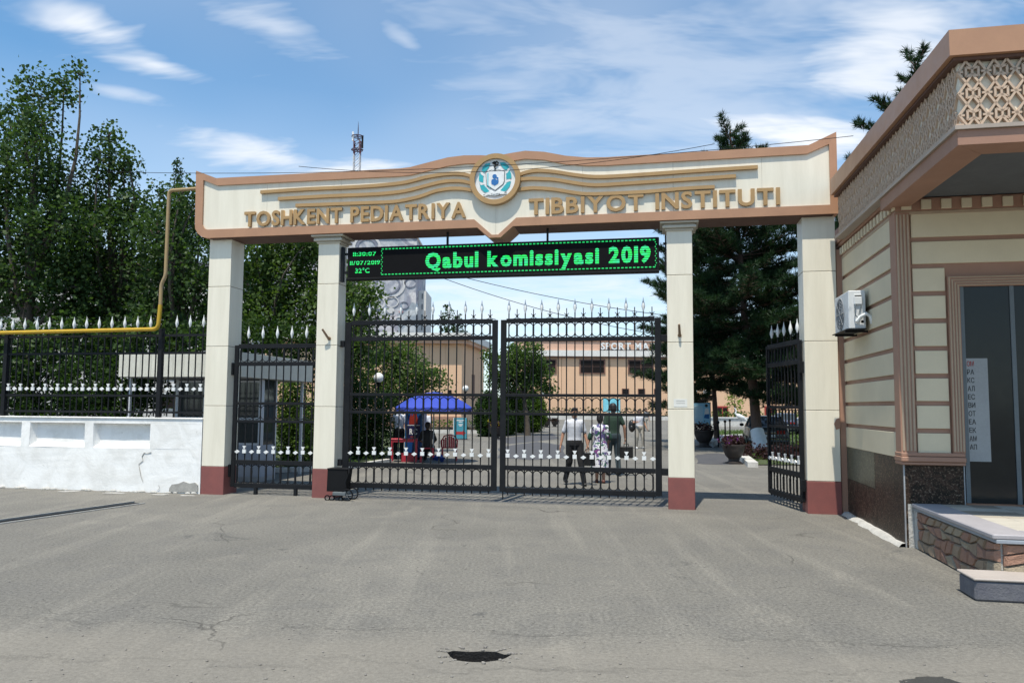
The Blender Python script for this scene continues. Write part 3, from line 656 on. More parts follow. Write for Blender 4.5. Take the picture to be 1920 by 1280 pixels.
dr = thing('step_shade_strip', 'dark strip with pale edges painted as the shade of a low step in front of the white wall', 'step shade', gnd(200, 955))  # shade of a low step put in as a flat dark strip
A_, B_ = gnd(-60, 990), gnd(268, 943.5); d_ = (B_-A_).normalized(); n_ = Vector((-d_.y, d_.x, 0))
def strip(name, w0, w1, z, m, h=.0):
    mb = MB(); c = dr.location; q = [A_+n_*w0-c, B_+n_*w0-c, B_+n_*w1-c, A_+n_*w1-c]
    mb.add([(p.x, p.y, z) for p in q]+[(p.x, p.y, z+h) for p in q], [(0, 1, 2, 3), (7, 6, 5, 4), (0, 4, 5, 1), (1, 5, 6, 2), (2, 6, 7, 3), (3, 7, 4, 0)]); part(name, mb, m, dr)
strip('step_shade', -.02, .2, .003, M['ledback'], .004); strip('step_shade_edge', .2, .23, .003, M['concrete'], .03); strip('step_shade_edge', -.05, -.0205, .003, M['mortar'], .014)
# ================================================================== gatehouse on the right (gate axes)
gh = gthing('gatehouse', 'cream banded gatehouse with brown cornice and carved lattice frieze over its porch', 'building', (8, -1.5, 0))
WX, FY = 5.72, -2.95
part('core_wall', MB().box(WX, 11.5, FY, 3.5, 0, 4.9), M['brown2'], gh)
lines = [1.475, 1.825, 2.175, 2.53, 2.885, 3.24, 3.6, 3.95]
zs_ = [1.12]+lines+[4.3]
for k in range(len(zs_)-1):
    z0, z1 = zs_[k]+(.03 if k else 0), zs_[k+1]-(.03 if k < len(lines) else 0)
    part('side_block', MB().box(WX-.028, WX+.002, FY+.2, .28, z0, z1, .005), M['cream_side'], gh)
    if z0 < 3.35: part('front_block', MB().box(5.875, 6.26, FY-.028, FY+.002, z0, z1, .005), M['cream_side'], gh)
    else: part('front_block', MB().box(5.875, 9.5, FY-.028, FY+.002, z0, z1, .005), M['cream_side'], gh)
    if z0 < 3.35: part('front_block', MB().box(7.78, 9.5, FY-.028, FY+.002, z0, z1, .005), M['cream_side'], gh)
# brown strip where the wall meets the last pillar
part('corner_strip', MB().box(5.60, WX-.001, .02, .12, 0, 4.45, .01), M['brown2'], gh)
part('paint_smear', MB().prism([(5.50, 1.5), (5.54, 1.58), (5.6, 1.6), (5.6, 1.42), (5.53, 1.4)], -.0045, -.001), M['brown2'], gh)
# fluted corner pilaster
pil = part('pilaster', MB().box(WX-.05, 5.855, FY-.05, FY+.18, 1.12, 4.31, .006), M['brown2'], gh)
for k in range(4):
    x = WX-.018+k*.043; part('flute', MB().tube([(x, FY-.052, 1.22), (x, FY-.052, 4.28)], .014, 6), mat('flute_stone', (.44, .33, .23), .7) if k == 0 else bpy.data.materials['flute_stone'], pil, True)
FS = bpy.data.materials['flute_stone']
for z0, z1, ov in ((1.045, 1.085, .03), (1.087, 1.15, .055), (1.152, 1.2, .03)): part('base_mould', MB().box(WX-.05-ov*.3, 6.41, FY-.05-ov, FY+.2, z0, z1, .008), M['brown2'], gh)
# door surround and glass door
jm = part('door_surround', MB().box(6.28, 6.42, FY-.06, FY+.05, 1.2, 3.32, .005).box(6.28, 7.76, FY-.06, FY+.05, 3.32, 3.46, .005).box(7.62, 7.76, FY-.06, FY+.05, .6, 3.32, .005), M['brown2'], gh)
for k in range(4):
    x = 6.297+k*.034; part('flute', MB().tube([(x, FY-.062, 1.22), (x, FY-.062, 3.44-k*.034), (7.74-k*.034, FY-.062, 3.44-k*.034)], .012, 6), FS, jm, True)
dg = part('glass_door', MB().box(6.42, 7.62, FY-.02, FY+.02, .58, 3.32), mat('door_glass', (.012, .014, .014), .12, bmp=0, spec=.3), gh)
part('door_frame', MB().box(6.42, 6.47, FY-.035, FY-.015, .58, 3.32).box(7.57, 7.62, FY-.035, FY-.015, .58, 3.32).box(7.0, 7.05, FY-.035, FY-.015, .58, 3.32), M['dkgrey'], dg)
part('poster', MB().box(6.472, 6.72, FY-.025, FY-.021, 1.1, 2.4), mat('pale_poster', (.3, .31, .31), .5), dg)
M['ink'] = mat('black_ink', (.02, .02, .02), .6); M['redink'] = mat('red_ink', (.3, .02, .02), .6)
for k, s in enumerate(['ОМ', 'РА', 'КС', 'АЛ', 'ЕС', 'ВИ', 'ОТ', 'ЕА', 'ЕК', 'АМ', 'АП']):
    text(gh, s, 6.48, 6.56, 2.3-k*.105, .06, FY-.028, .002, M['redink'] if k == 0 else M['ink'], .01, 'poster_letter')
TX_ = 5.82
# granite plinth
for x0, x1, y0, y1, z0, z1, g in ((WX-.025, WX+.01, -1.62, .26, .60, 1.118, 'granite2'), (WX-.024, WX+.01, FY-.01, -1.624, .0, 1.118, 'granite'), (WX-.0245, WX+.01, -1.62, .26, 0, .596, 'granite')):
    part('plinth_slab', MB().box(x0, x1, y0, y1, z0, z1, .003), M[g], gh)
part('plinth_slab', MB().box(WX+.012, 6.395, FY-.03, FY+.01, .55, 1.044, .003), M['granite'], gh); part('plinth_slab', MB().box(7.78, 9.5, FY-.03, FY+.01, .55, 1.044, .003), M['granite'], gh)
part('edge_strip', MB().box(WX-.027, WX-.012, FY-.0325, FY-.0105, 0, 1.044), M['grey'], gh); part('plinth_slab', MB().box(WX-.0115, WX+.0115, FY-.03, FY+.005, .0, 1.0435), M['granite'], gh); part('edge_strip', MB().box(6.396, 6.408, FY-.034, FY+.0, .56, 1.044), M['grey'], gh)
part('foot_render', MB().box(WX+.012, TX_+.03, FY-.036, FY+.004, 0, .549), M['mortar'], gh)
# mortar fillet along the foot of the wall
mb = MB(); ys = [.1-.205*k for k in range(16)]; vs = []
for y in ys:
    a, h = random.uniform(.09, .15), random.uniform(.035, .06); vs += [(WX-.02, y, h), (WX-.02-a*.55, y, h*.8), (WX-.02-a, y, -.01)]
mb.add(vs, [(i*3+j, i*3+j+1, (i+1)*3+j+1, (i+1)*3+j) for i in range(len(ys)-1) for j in (0, 1)]); part('mortar_fillet', mb, M['mortar'], gh, True)
# lower cornice with dentils
for z0, z1, ov in ((4.28, 4.325, .035), (4.325, 4.50, .03), (4.50, 4.555, .07), (4.557, 4.61, .10)):
    part('cornice_band', MB().box(WX-ov, 11.4, FY-ov, .3, z0, z1, .005), M['brown2'] if z0 > 4.3 and z0 != 4.325 else (FS if z0 < 4.3 else M['brown2']), gh)
dent = shared(MB().box(-.03, .0, -.042, .042, 0, .125, .004), 'dentil', M['cream_side'])
for k in range(19): rep('dentil', dent, gh, (WX-.031, .15-k*.172, 4.345))
dent2 = shared(MB().box(-.06, .06, -.03, 0, 0, .125, .004), 'dentil', M['cream_side'])
for k in range(16): rep('dentil', dent2, gh, (5.82+k*.24, FY-.031, 4.345))
# porch roof: slightly splayed frieze
PA, PB = Vector((5.46, -.36, 0)), Vector((5.52, -5.48, 0)); pu = (PB-PA).normalized(); pn = Vector((-abs(pu.y), -pu.x if False else 0, 0)); pn = Vector((pu.y, -pu.x, 0))     # outward (towards -x)
if pn.x > 0: pn = -pn
PL = (PB-PA).length
def sidebox(s0, s1, o0, o1, z0, z1):
    mb = MB(); q = [PA+pu*s+pn*o for s, o in ((s0, o0), (s1, o0), (s1, o1), (s0, o1))]
    return mb.add([(p.x, p.y, z) for z in (z0, z1) for p in q], [(0, 1, 2, 3), (7, 6, 5, 4), (0, 4, 5, 1), (1, 5, 6, 2), (2, 6, 7, 3), (3, 7, 4, 0)])
def porch(name, o, z0, z1, m, inset=0.0):
    a = PA+pn*o; b = PB+pn*o+pu*o; mb = MB()
    q = [(a.x, a.y), (b.x, b.y), (11.6, b.y), (11.6, -.4)]
    if inset:
        r = [(a.x+inset, a.y-.3), (b.x+inset, b.y+inset), (11.3, b.y+inset), (11.3, -.7)]
    mb.prism(q, z0, z1, plane='xy'); return part(name, mb, m, gh)
porch('roof_cornice', 0.0, 5.285, 5.55, M['brown'])
porch('cornice_lip', -.05, 5.25, 5.284, M['browndark'])
porch('frieze_back', -.125, 4.58, 5.2499, mat('pale_frieze_back', (.78, .72, .59), .8))
porch('frieze_sill', -.04, 4.54, 4.5795, mat('sill_stone', (.40, .335, .28), .7))
# beam under the frieze, open in the middle where the soffit is set back
q0 = PA+pu*2.45-pn*.07; q1 = PB-pn*.07-pu*.07
part('porch_beam', MB().add([(q0.x, q0.y, 4.385), (q1.x, q1.y, 4.385), (q1.x+.34, q1.y+.34, 4.385), (q0.x+.3, q0.y, 4.385), (q0.x, q0.y, 4.539), (q1.x, q1.y, 4.539), (q1.x+.34, q1.y+.34, 4.539), (q0.x+.3, q0.y, 4.539)],
     [(0, 1, 2, 3), (7, 6, 5, 4), (0, 4, 5, 1), (1, 5, 6, 2), (2, 6, 7, 3), (3, 7, 4, 0)]), M['brown2'], gh)
part('porch_beam', MB().box(q1.x+.002, 11.5, q1.y, q1.y+.34, 4.387, 4.538), M['brown2'], gh)
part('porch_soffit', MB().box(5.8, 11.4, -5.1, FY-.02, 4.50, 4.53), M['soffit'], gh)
# carved lattice: brown strips over the pale back, plus pale leaf pieces
FZ0, FZ1 = 4.58, 5.249; rows = 3; ch = (FZ1-FZ0)/rows; cw = .26; ncol = int(PL/cw)
def strip3(mb, p, q, w_, o0, o1, front=False):
    d = Vector((q[0]-p[0], q[1]-p[1])); d.normalize(); nn = Vector((-d.y, d.x))*w_/2
    c = [(p[0]+nn.x, p[1]+nn.y), (q[0]+nn.x, q[1]+nn.y), (q[0]-nn.x, q[1]-nn.y), (p[0]-nn.x, p[1]-nn.y)]
    if front: vs = [(s, PB.y+pu.y*0-o, z) for o in (o0, o1) for s, z in c]
    else: vs = [(lambda P: (P.x, P.y, z))(PA+pu*s+pn*o) for o in (o0, o1) for s, z in c]
    mb.add(vs, [(0, 1, 2, 3), (7, 6, 5, 4), (0, 4, 5, 1), (1, 5, 6, 2), (2, 6, 7, 3), (3, 7, 4, 0)])
segs = [((0, .5), (.28, 1.0)), ((.28, 1.0), (.5, .62)), ((.5, .62), (.72, 1.0)), ((.72, 1.0), (1, .5)), ((0, .5), (.28, 0)), ((.28, 0), (.5, .38)), ((.5, .38), (.72, 0)), ((.72, 0), (1, .5)),
        ((.5, .38), (.5, .62)), ((0, .5), (.18, .5)), ((.82, .5), (1, .5)), ((.28, .28), (.28, .72)), ((.72, .28), (.72, .72)), ((.28, .72), (.5, .62)), ((.72, .72), (.5, .62)), ((.28, .28), (.5, .38)), ((.72, .28), (.5, .38))]
lat = MB()
for c in range(ncol):
    for r in range(rows):
        for a, b in segs:
            p = (.02+c*cw+a[0]*cw, FZ0+r*ch+a[1]*ch); q = (.02+c*cw+b[0]*cw, FZ0+r*ch+b[1]*ch)
            strip3(lat, p, q, .023, -.13, -.105+.006*((c+r) % 2))
part('lattice', lat, mat('lattice_brown', (.50, .36, .26), .8, (.56, .42, .31), 9), gh, kind='stuff')
lat = MB()
for c in range(12):
    for r in range(rows):
        for a, b in segs:
            p = (PB.x+.1+c*.26+a[0]*.26, FZ0+r*ch+a[1]*ch); q = (PB.x+.1+c*.26+b[0]*.26, FZ0+r*ch+b[1]*ch)
            strip3(lat, p, q, .021, -.13, -.08, True)
part('lattice', lat, bpy.data.materials['lattice_brown'], gh, kind='stuff')
part('frieze_edge', sidebox(0, PL-.06, -.13, -.055, 4.5795, 4.6), bpy.data.materials['lattice_brown'], gh)
# ---- terrace with stone facing
te = gthing('porch_terrace', 'raised porch terrace faced with irregular stone under a grey coping', 'terrace', (7, -4, 0))
TX, TY0, TY1 = 5.82, FY-.04, -5.35
part('mortar_core', MB().box(TX+.03, 11, TY1+.03, TY0, -.05, .47), M['mortar'], te)
part('end_strip', MB().box(TX-.02, TX+.06, TY0-.1, TY0-.002, 0, .47, .006), M['mortar'], te)
def coping(name, x0, x1, y0, y1):
    part(name, MB().box(x0, x1, y0, y1, .472, .51, .006), mat('coping_blue_grey', (.30, .33, .37), .7) if 'coping_blue_grey' not in bpy.data.materials else bpy.data.materials['coping_blue_grey'], te)
    part(name, MB().box(x0-.03, x1, y0-.0, y1, .512, .56, .01), mat('coping_grey', (.38, .36, .37), .6) if 'coping_grey' not in bpy.data.materials else bpy.data.materials['coping_grey'], te)
coping('coping', TX-.02, TX+.3, TY1-.05, TY0-.01)
part('coping', MB().box(TX+.301, 10.9, TY1-.05, TY1+.28, .512, .559, .01), bpy.data.materials['coping_grey'], te)
tcols = [mat('terrace_tile_light', (.56, .52, .44), .5), mat('terrace_tile_dark', (.33, .28, .22), .5), mat('terrace_tile_mid', (.48, .43, .35), .5)]
tms = [shared(MB().box(0, .292, 0, .292, 0, .02, .003), 'tile', t) for t in tcols]
for i in range(9):
    for j in range(7): rep('tile', tms[random.choice((0, 0, 1, 2))], te, (TX+.31+i*.3, TY1+.3+j*.3, .535))
part('bed', MB().box(TX+.3, 10.9, TY1+.29, TY0, .47, .534), M['mortar'], te)
smats = [mat('field_stone_red', (.34, .19, .13), .85, (.27, .155, .11), 7, 60, .25, .9, .015), mat('field_stone_brown', (.32, .24, .165), .85, (.25, .185, .13), 7, 60, .25, .9, .015), mat('field_stone_ochre', (.36, .29, .2), .85, (.27, .23, .17), 7, 60, .25, .9, .015)]
rowz = [0, .13, .27, .375, .465]
def stones(a0, a1, ncs, put):
    """irregular facing stones from a0 to a1; put(a, depth, z) gives the point"""
    vg = {}
    for r in range(5):
        for c in range(ncs+1): vg[r, c] = (a0+(a1-a0)*c/ncs+(random.uniform(-.06, .06) if 0 < c < ncs else 0)+(.08 if r % 2 and 0 < c < ncs else 0), rowz[r]+(random.uniform(-.035, .035) if 0 < r < 4 else 0))
    for r in range(4):
        for c in range(ncs):
            q = [vg[r, c], vg[r, c+1], vg[r+1, c+1], vg[r+1, c]]; cy = sum(p[0] for p in q)/4; cz = sum(p[1] for p in q)/4
            o8 = [(cy+(q[i][0]-cy)*.93+(q[(i+1) % 4][0]-q[i][0])*t, cz+(q[i][1]-cz)*.93+(q[(i+1) % 4][1]-q[i][1])*t) for i in range(4) for t in (.0, .5)]; i8 = [(cy+(a-cy)*.8, cz+(b-cz)*.8) for a, b in o8]; d = random.uniform(.0, .014)
            mb = MB().add([put(a, .035, b) for a, b in o8]+[put(a, .015-d, b) for a, b in o8]+[put(a, -.012-d+random.uniform(-.006, .006), b) for a, b in i8], [tuple(range(16, 24))]+[(jj*8+k, jj*8+(k+1) % 8, (jj+1)*8+(k+1) % 8, (jj+1)*8+k) for jj in (0, 1) for k in range(8)])
            part('stone', mb, random.choice(smats), te)
stones(TY0-.1, TY1, 11, lambda a, d, z: (TX+d, a, z)); stones(TX+.05, TX+3.2, 13, lambda a, d, z: (a, TY1+d, z))
st = gthing('step_block', 'low grey concrete step block at the foot of the terrace', 'step', (6.5, -5.2, 0))
part('step', MB().box(5.47, 9, -5.75, -5.38+.02, 0, .185, .02), mat('grey_step', (.1, .1, .12), .8, (.15, .15, .16), 5, 50, .2, .6, .01), st)
part('tread', MB().box(5.46, 9, -5.76, -5.36+.02, .186, .21, .008), mat('tread_stone', (.42, .37, .33), .7), st)
# ---- air conditioner
ac = gthing('air_conditioner', 'white outdoor air conditioner unit bracketed to the striped wall', 'air conditioner', (5.55, -1.2, 2.9))
XA, XB, YA, YB_ = 5.40, 5.64, -.72, -1.62
part('casing', MB().box(XA, XB, YB_, YA, 2.93, 3.5, .012), M['white'], ac)
fr = MB()
for r in (.25, .2, .15, .1, .05):
    fr.tube([(XA-.006, -1.1+r*math.cos(2*math.pi*k/24), 3.2+r*math.sin(2*math.pi*k/24)) for k in range(25)], .005, 4, cap=False)
for k in range(8): fr.tube([(XA-.008, -1.1, 3.2), (XA-.008, -1.1+.25*math.cos(k*math.pi/4), 3.2+.25*math.sin(k*math.pi/4))], .005, 4)
part('fan_grille', fr, M['grey'], ac)
part('fan_recess', MB().prism([(-1.1+.24*math.cos(2*math.pi*k/24), 3.2+.24*math.sin(2*math.pi*k/24)) for k in range(24)], XA-.003, XA+.001, plane='yz'), M['dkgrey'], ac)
part('handle', MB().box(5.48, 5.585, YB_-.008, YB_-.001, 3.405, 3.445, .003), M['whitep'], ac); part('handle_slot', MB().box(5.487, 5.578, YB_-.0105, YB_-.0085, 3.41, 3.425), M['ledback'], ac)
part('valve_cover', MB().box(5.475, 5.585, YB_-.03, YB_-.001, 3.29, 3.40, .006), M['white'], ac)
for s in (0, 1): part('refrigerant_line', MB().tube([(5.5+s*.07, YB_-.03, 3.29), (5.475+s*.07, YB_-.05, 3.2), (5.48+s*.05, YB_-.05, 3.13), (5.53+s*.04, YB_-.05, 3.07)], .008, 6), M['dkgrey'], ac, True)
part('insulated_pipe', MB().tube([(5.5, YB_-.04, 3.03), (5.55, YB_-.07, 3.1), (5.62, YB_-.09, 3.14), (5.68, YB_-.08, 3.1), (5.71, YB_-.06, 3.0)], .028, 8), M['whitep'], ac, True)
part('valve', MB().ball((5.51, YB_-.035, 3.04), .026, 8, 6).ball((5.58, YB_-.035, 3.03), .022, 8, 6), M['ledback'], ac, True)
for y in (-.85, -1.5): part('bracket', MB().box(XA-.03, WX-.03, y-.02, y+.02, 2.885, 2.915), M['black'], ac)
part('tray', MB().box(XA-.04, XB, YB_-.03, YA+.03, 2.916, 2.929), M['black'], ac)
# ================================================================== booth behind the narrow gate
kb = gthing('guard_booth', 'small white glazed guard booth with flat cream roof fascia behind the fence', 'booth', (-7.4, 3, 0))
M['booth'] = mat('booth_white', (.60, .63, .66), .5); M['fascia'] = mat('booth_fascia', (.68, .67, .58), .5)
xa, xb, ya, yb = -8.5, -6.3, 2.42, 3.15
part('floor_base', MB().box(xa, xb, ya, yb, 0, .1), M['grey'], kb)
part('lower_panel', MB().box(xa, xb, ya, yb, .1, .82, .006), mat('booth_panel_blue_grey', (.33, .37, .44), .5), kb)
part('inner_wall', MB().box(xa+.05, xb-.05, ya+.35, yb-.05, .8, 2.3), mat('booth_inside', (.12, .13, .14), .8), kb)
part('glazing', MB().box(xa+.03, xb-.03, ya+.03, yb-.03, .82, 2.32), M['glass'], kb)
for x in (xa, xa+.72, xa+1.46, xb-.07): part('mullion', MB().box(x, x+.07, ya-.002, ya+.06, .82, 2.32, .004), M['booth'], kb)
for y in (ya+.062, yb-.07): part('mullion', MB().box(xb-.06, xb+.002, y, y+.06, .82, 2.32, .004), M['booth'], kb)
for z in (.822, 1.4, 2.25): part('transom', MB().box(xa+.07, xb-.07, ya+.006, ya+.05, z, z+.05), M['booth'], kb)
part('roof', MB().box(-9.15, -6.22, 1.35, 4.75, 2.33, 2.38, .005), M['grey'], kb)
for k in range(11): x = -9.17+k*.2686; part('fascia_panel', MB().box(x, x+.266, 1.32, 1.348, 2.34, 2.87, .003), M['fascia'], kb)
for k in range(13): y = 1.35+k*.2617; part('fascia_panel', MB().box(-6.218, -6.19, y, y+.259, 2.34, 2.87, .003), M['fascia'], kb)
part('roof_deck', MB().box(-9.14, -6.22, 1.35, 4.7, 2.6, 2.8), M['grey'], kb)
for x, y in ((-9.0, 1.5), (-6.35, 1.5), (-9.0, 4.5), (-6.35, 4.5)): part('roof_post', MB().box(x-.03, x+.03, y-.03, y+.03, 0, 2.33), M['booth'], kb)
# ================================================================== buildings behind
M['peach'] = mat('peach_render', (.70, .455, .29), .85, (.66, .425, .27), .35, 8, .04, .1)
M['peach2'] = mat('pink_render', (.62, .39, .28), .85, (.58, .36, .26), .35, 8, .04, .1)
M['bandwhite'] = mat('white_band', (.72, .70, .66), .8); M['bwin'] = mat('far_window', (.016, .012, .011), .5, spec=.1); M['bwinframe'] = mat('window_frame_brown', (.2, .1, .07), .7)
SY = 112.0
def sx(px): return at(px, 700, SY).x
def sz(py, px=1150): return at(px, py, SY).z
sb = thing('sports_hall', 'long peach sports hall with white band, high windows and sign letters on its parapet', 'building', (sx(1200), SY, 0)); BASE[sb.name] = (sx(1200), SY, 0)
z_par, z_b1, z_b0, z_sh = sz(640), sz(657.5), sz(668.5), sz(671.5)
part('body', MB().box(sx(962), sx(1760), SY+.12, SY+22, -.5, z_sh), M['browndark'], sb)
wins = [(997, 1042), (1088, 1133), (1179, 1224), (1270, 1315), (1361, 1406), (1452, 1497)]
wz0, wz1 = sz(699), sz(675.5)
k = 0; px = 962
while px < 1750:                              # wall panels with real joints
    a, b = sx(px)+.03, sx(px+45.5)-.03
    part('wall_panel', MB().box(a, b, SY, SY+.12, -.5, z_sh), M['peach'], sb); px += 45.5; k += 1
part('eave_band', MB().box(sx(950), sx(1765), SY-.55, SY+22, z_b0, z_b1), M['bandwhite'], sb)
part('eave_brown_board', MB().box(sx(950), sx(1765), SY-.3, SY+22, z_sh, z_b0), M['bwinframe'], sb)  # thin brown band below the white eave band
part('parapet', MB().box(sx(965), sx(1765), SY-.05, SY+22, z_b1, z_par), M['peach2'], sb)
part('parapet_cap', MB().box(sx(964), sx(1766), SY-.2, SY+22, z_par, z_par+.12), M['brown2'], sb)
for a, b in wins:
    x0, x1 = sx(a), sx(b); f = part('window', MB().box(x0-.15, x1+.15, SY-.12, SY-.01, wz0-.15, wz1+.15), M['bwinframe'], sb)
    for i in range(2):
        for j in range(2): part('pane', MB().box(x0+(x1-x0)*i/2+.06, x0+(x1-x0)*(i+1)/2-.06, SY-.16, SY-.121, wz0+(wz1-wz0)*j/2+.05, wz0+(wz1-wz0)*(j+1)/2-.05), M['bwin'], f)
for a in (1167, 1197, 1227):
    f = part('window', MB().box(sx(a)-.1, sx(a+11)+.1, SY-.1, SY-.01, sz(739), sz(728)), M['bwinframe'], sb); part('pane', MB().box(sx(a), sx(a+11), SY-.13, SY-.101, sz(738), sz(729)), M['bwin'], f)
M['redframe'] = mat('red_window_frame', (.33, .04, .03), .6)
for a in (1342, 1432):
    f = part('window', MB().box(sx(a), sx(a+22), SY-.2, SY-.01, sz(782, a), sz(761, a)), M['redframe'], sb)
    for i in (0, 1): part('pane', MB().box(sx(a+2+i*10), sx(a+10+i*10), SY-.23, SY-.201, sz(780, a), sz(764, a)), M['bwin'], f)
text(sb, 'SPORT', sx(1126), sx(1182), sz(655.5), sz(643.5)-sz(655.5), SY-.6, .35, M['whitep'], .03, 'sign_letter'); text(sb, 'MAJMU', sx(1189), sx(1251), sz(655.5), sz(643.5)-sz(655.5), SY-.6, .35, M['whitep'], .03, 'sign_letter')
part('sign_rail', MB().box(sx(1124), sx(1272), SY-.22, SY-.06, sz(656), sz(655)), M['grey'], sb)
# peach wing nearer on the left
c0, c1 = at(640, 700, 60), at(866, 700, 60); c2 = at(907, 700, 68.8)
def wing_wall(a, b, z0, z1, th_, out=0.0):
    d = (b-a).normalized(); nn = Vector((d.y, -d.x, 0)); mb = MB(); q = [a+nn*out, b+nn*out, b+nn*(out-th_), a+nn*(out-th_)]
    return mb.add([(p.x, p.y, z) for z in (z0, z1) for p in q], [(0, 1, 2, 3), (7, 6, 5, 4), (0, 4, 5, 1), (1, 5, 6, 2), (2, 6, 7, 3), (3, 7, 4, 0)])
for p in (c0, c1, c2): p.z = 0
wg = thing('annex_building', 'low peach annex with white roof fascia behind the blue umbrella', 'building', (c1.x, c1.y, 0)); BASE[wg.name] = (c1.x, c1.y, 0)
zt_, zf, zw = at(800, 625, 60).z, at(800, 638, 60).z, at(800, 644, 60).z
c0b = Vector((c0.x-6, c0.y-.3, 0)); back = Vector((-1.5, 9, 0))
nP = 12
for k in range(nP):
    a, b = c0b.lerp(c1, k/nP), c0b.lerp(c1, (k+1)/nP); part('wall_panel', wing_wall(a.lerp(b, .006), a.lerp(b, .994), -.3, zw, .3), M['peach'], wg)
for k in range(4):
    a, b = c1.lerp(c2, k/4), c1.lerp(c2, (k+1)/4); part('wall_panel', wing_wall(a.lerp(b, .01), a.lerp(b, .99), -.3, zw, .3), M['peach'], wg)
part('infill', MB().prism([(c0b.x+.3, c0b.y+.2), (c1.x-.3, c1.y+.25), (c2.x-.3, c2.y), (c2.x-4, c2.y+3), (c0b.x+.3, c0b.y+10)], -.2, zw-.01, plane='xy'), M['browndark'], wg)
part('plinth', wing_wall(c0b, c1, 0, .9, .1, .12), M['brown2'], wg)
for out, z0, z1, m in ((.7, zf, zt_, 'bandwhite'), (.5, zw, zf, 'peach2')):
    part('fascia', wing_wall(c0b, c1+(c1-c0b).normalized()*out, z0, z1, 1.0, out), M[m], wg); part('fascia', wing_wall(c1-(c2-c1).normalized()*out*.99, c2, z0+.002, z1-.002, 1.0, out), M[m], wg)
part('roof', MB().prism([(c0b.x, c0b.y), (c1.x, c1.y), (c2.x, c2.y), (c2.x-4, c2.y+3), (c0b.x, c0b.y+10)], zt_-.3, zt_-.1, plane='xy'), M['soffit'], wg)
dn_ = c1.lerp(c2, .42); dn2 = c1.lerp(c2, .55)
part('doorway', wing_wall(dn_, dn2, 2.2, 4.4, .1, .03), M['bwinframe'], wg); 
lm = c1+Vector((-.9, -.35, 0)); part('wall_lantern', MB().box(lm.x-.12, lm.x+.12, lm.y, lm.y+.25, 2.3, 3.0), M['ledback'], wg)
# tower block with a mosaic end wall
TYD = 130.0
def tx(px): return at(px, 500, TYD).x
def tz(py): return at(700, py, TYD).z
tw = thing('apartment_tower', 'tall apartment tower with a grey ring-patterned mosaic end wall', 'building', (tx(650), TYD, 0)); BASE[tw.name] = (tx(650), TYD, 0)
def mosaic():
    m, nt, b = nodes('grey_mosaic'); v = objco(nt)
    dn = N(nt, 'ShaderNodeTexNoise'); dn.inputs['Scale'].default_value = .16; dn.inputs['Detail'].default_value = 3; L(nt, v, dn.inputs['Vector'])
    ad = N(nt, 'ShaderNodeVectorMath', operation='MULTIPLY_ADD'); L(nt, dn.outputs['Color'], ad.inputs[0]); ad.inputs[1].default_value = (5, 0, 5); L(nt, v, ad.inputs[2])
    vo = N(nt, 'ShaderNodeTexVoronoi', feature='F1'); vo.inputs['Scale'].default_value = .16; L(nt, ad.outputs[0], vo.inputs['Vector'])
    rg = math_(nt, 'SINE', math_(nt, 'MULTIPLY', vo.outputs['Distance'], 26)); f = ramp(nt, rg, -.4, .5)
    col = mix(nt, f, (.24, .245, .29), (.52, .50, .50)); pk = N(nt, 'ShaderNodeSeparateColor'); L(nt, vo.outputs['Color'], pk.inputs[0])
    col = mix(nt, math_(nt, 'MULTIPLY', ramp(nt, pk.outputs[0], .5, .9), .5), col, (.36, .33, .38)); col = mix(nt, math_(nt, 'MULTIPLY', ramp(nt, pk.outputs[1], .55, .9), .45), col, (.30, .38, .40))
    g = N(nt, 'ShaderNodeVectorMath', operation='SCALE'); L(nt, col, g.inputs[0]); L(nt, math_(nt, 'ADD', noise(nt, v, 2.2, 3), .55), g.inputs['Scale'])
    L(nt, g.outputs[0], b.inputs['Base Color']); b.inputs['Roughness'].default_value = .8; return m
part('mosaic_wall', MB().box(tx(500), tx(781), TYD, TYD+14, -1, tz(446)), mosaic(), tw)
part('roof_slab', MB().box(tx(498), tx(783), TYD-.2, TYD+14.2, tz(446), tz(443)), M['bandwhite'], tw)
part('stair_bay', MB().box(tx(781)+.02, tx(796), TYD+3, TYD+12, -1, tz(539)), M['bandwhite'], tw)
for k in range(7): part('bay_slot', MB().box(tx(788), tx(790), TYD+2.9, TYD+2.99, tz(555+k*20), tz(545+k*20)), M['dkgrey'], tw)
rc = [mat('mosaic_pale', (.58, .57, .56), .8), mat('mosaic_slate', (.2, .21, .26), .8), mat('mosaic_red', (.4, .12, .12), .8)]
for px, py, r, w_, mi in ((688, 462, 27, 5, 0), (688, 462, 20, 4, 1), (727, 533, 34, 5, 0), (727, 533, 24, 3, 1), (708, 567, 16, 4, 0), (733, 582, 7, 7, 0), (752, 584, 4, 4, 2), (758, 572, 9, 2, 1), (735, 566, 13, 2, 0), (640, 520, 26, 5, 0), (560, 500, 24, 5, 0), (520, 505, 12, 4, 0), (748, 600, 8, 2, 0), (770, 530, 12, 2, 1)):
    mb = MB(); c = at(px, py, TYD); s = TYD/F_PX
    for k in range(24):
        a, b = 2*math.pi*k/24, 2*math.pi*(k+1)/24; r0, r1 = (r-w_)*s, r*s
        q = [(c.x+rr*math.cos(t), c.z+rr*.8*math.sin(t)) for rr, t in ((max(r0, .01), a), (r1, a), (r1, b), (max(r0, .01), b))]; mb.prism(q, TYD-.12, TYD+.01)
    part('mosaic_ring', mb, rc[mi], tw)
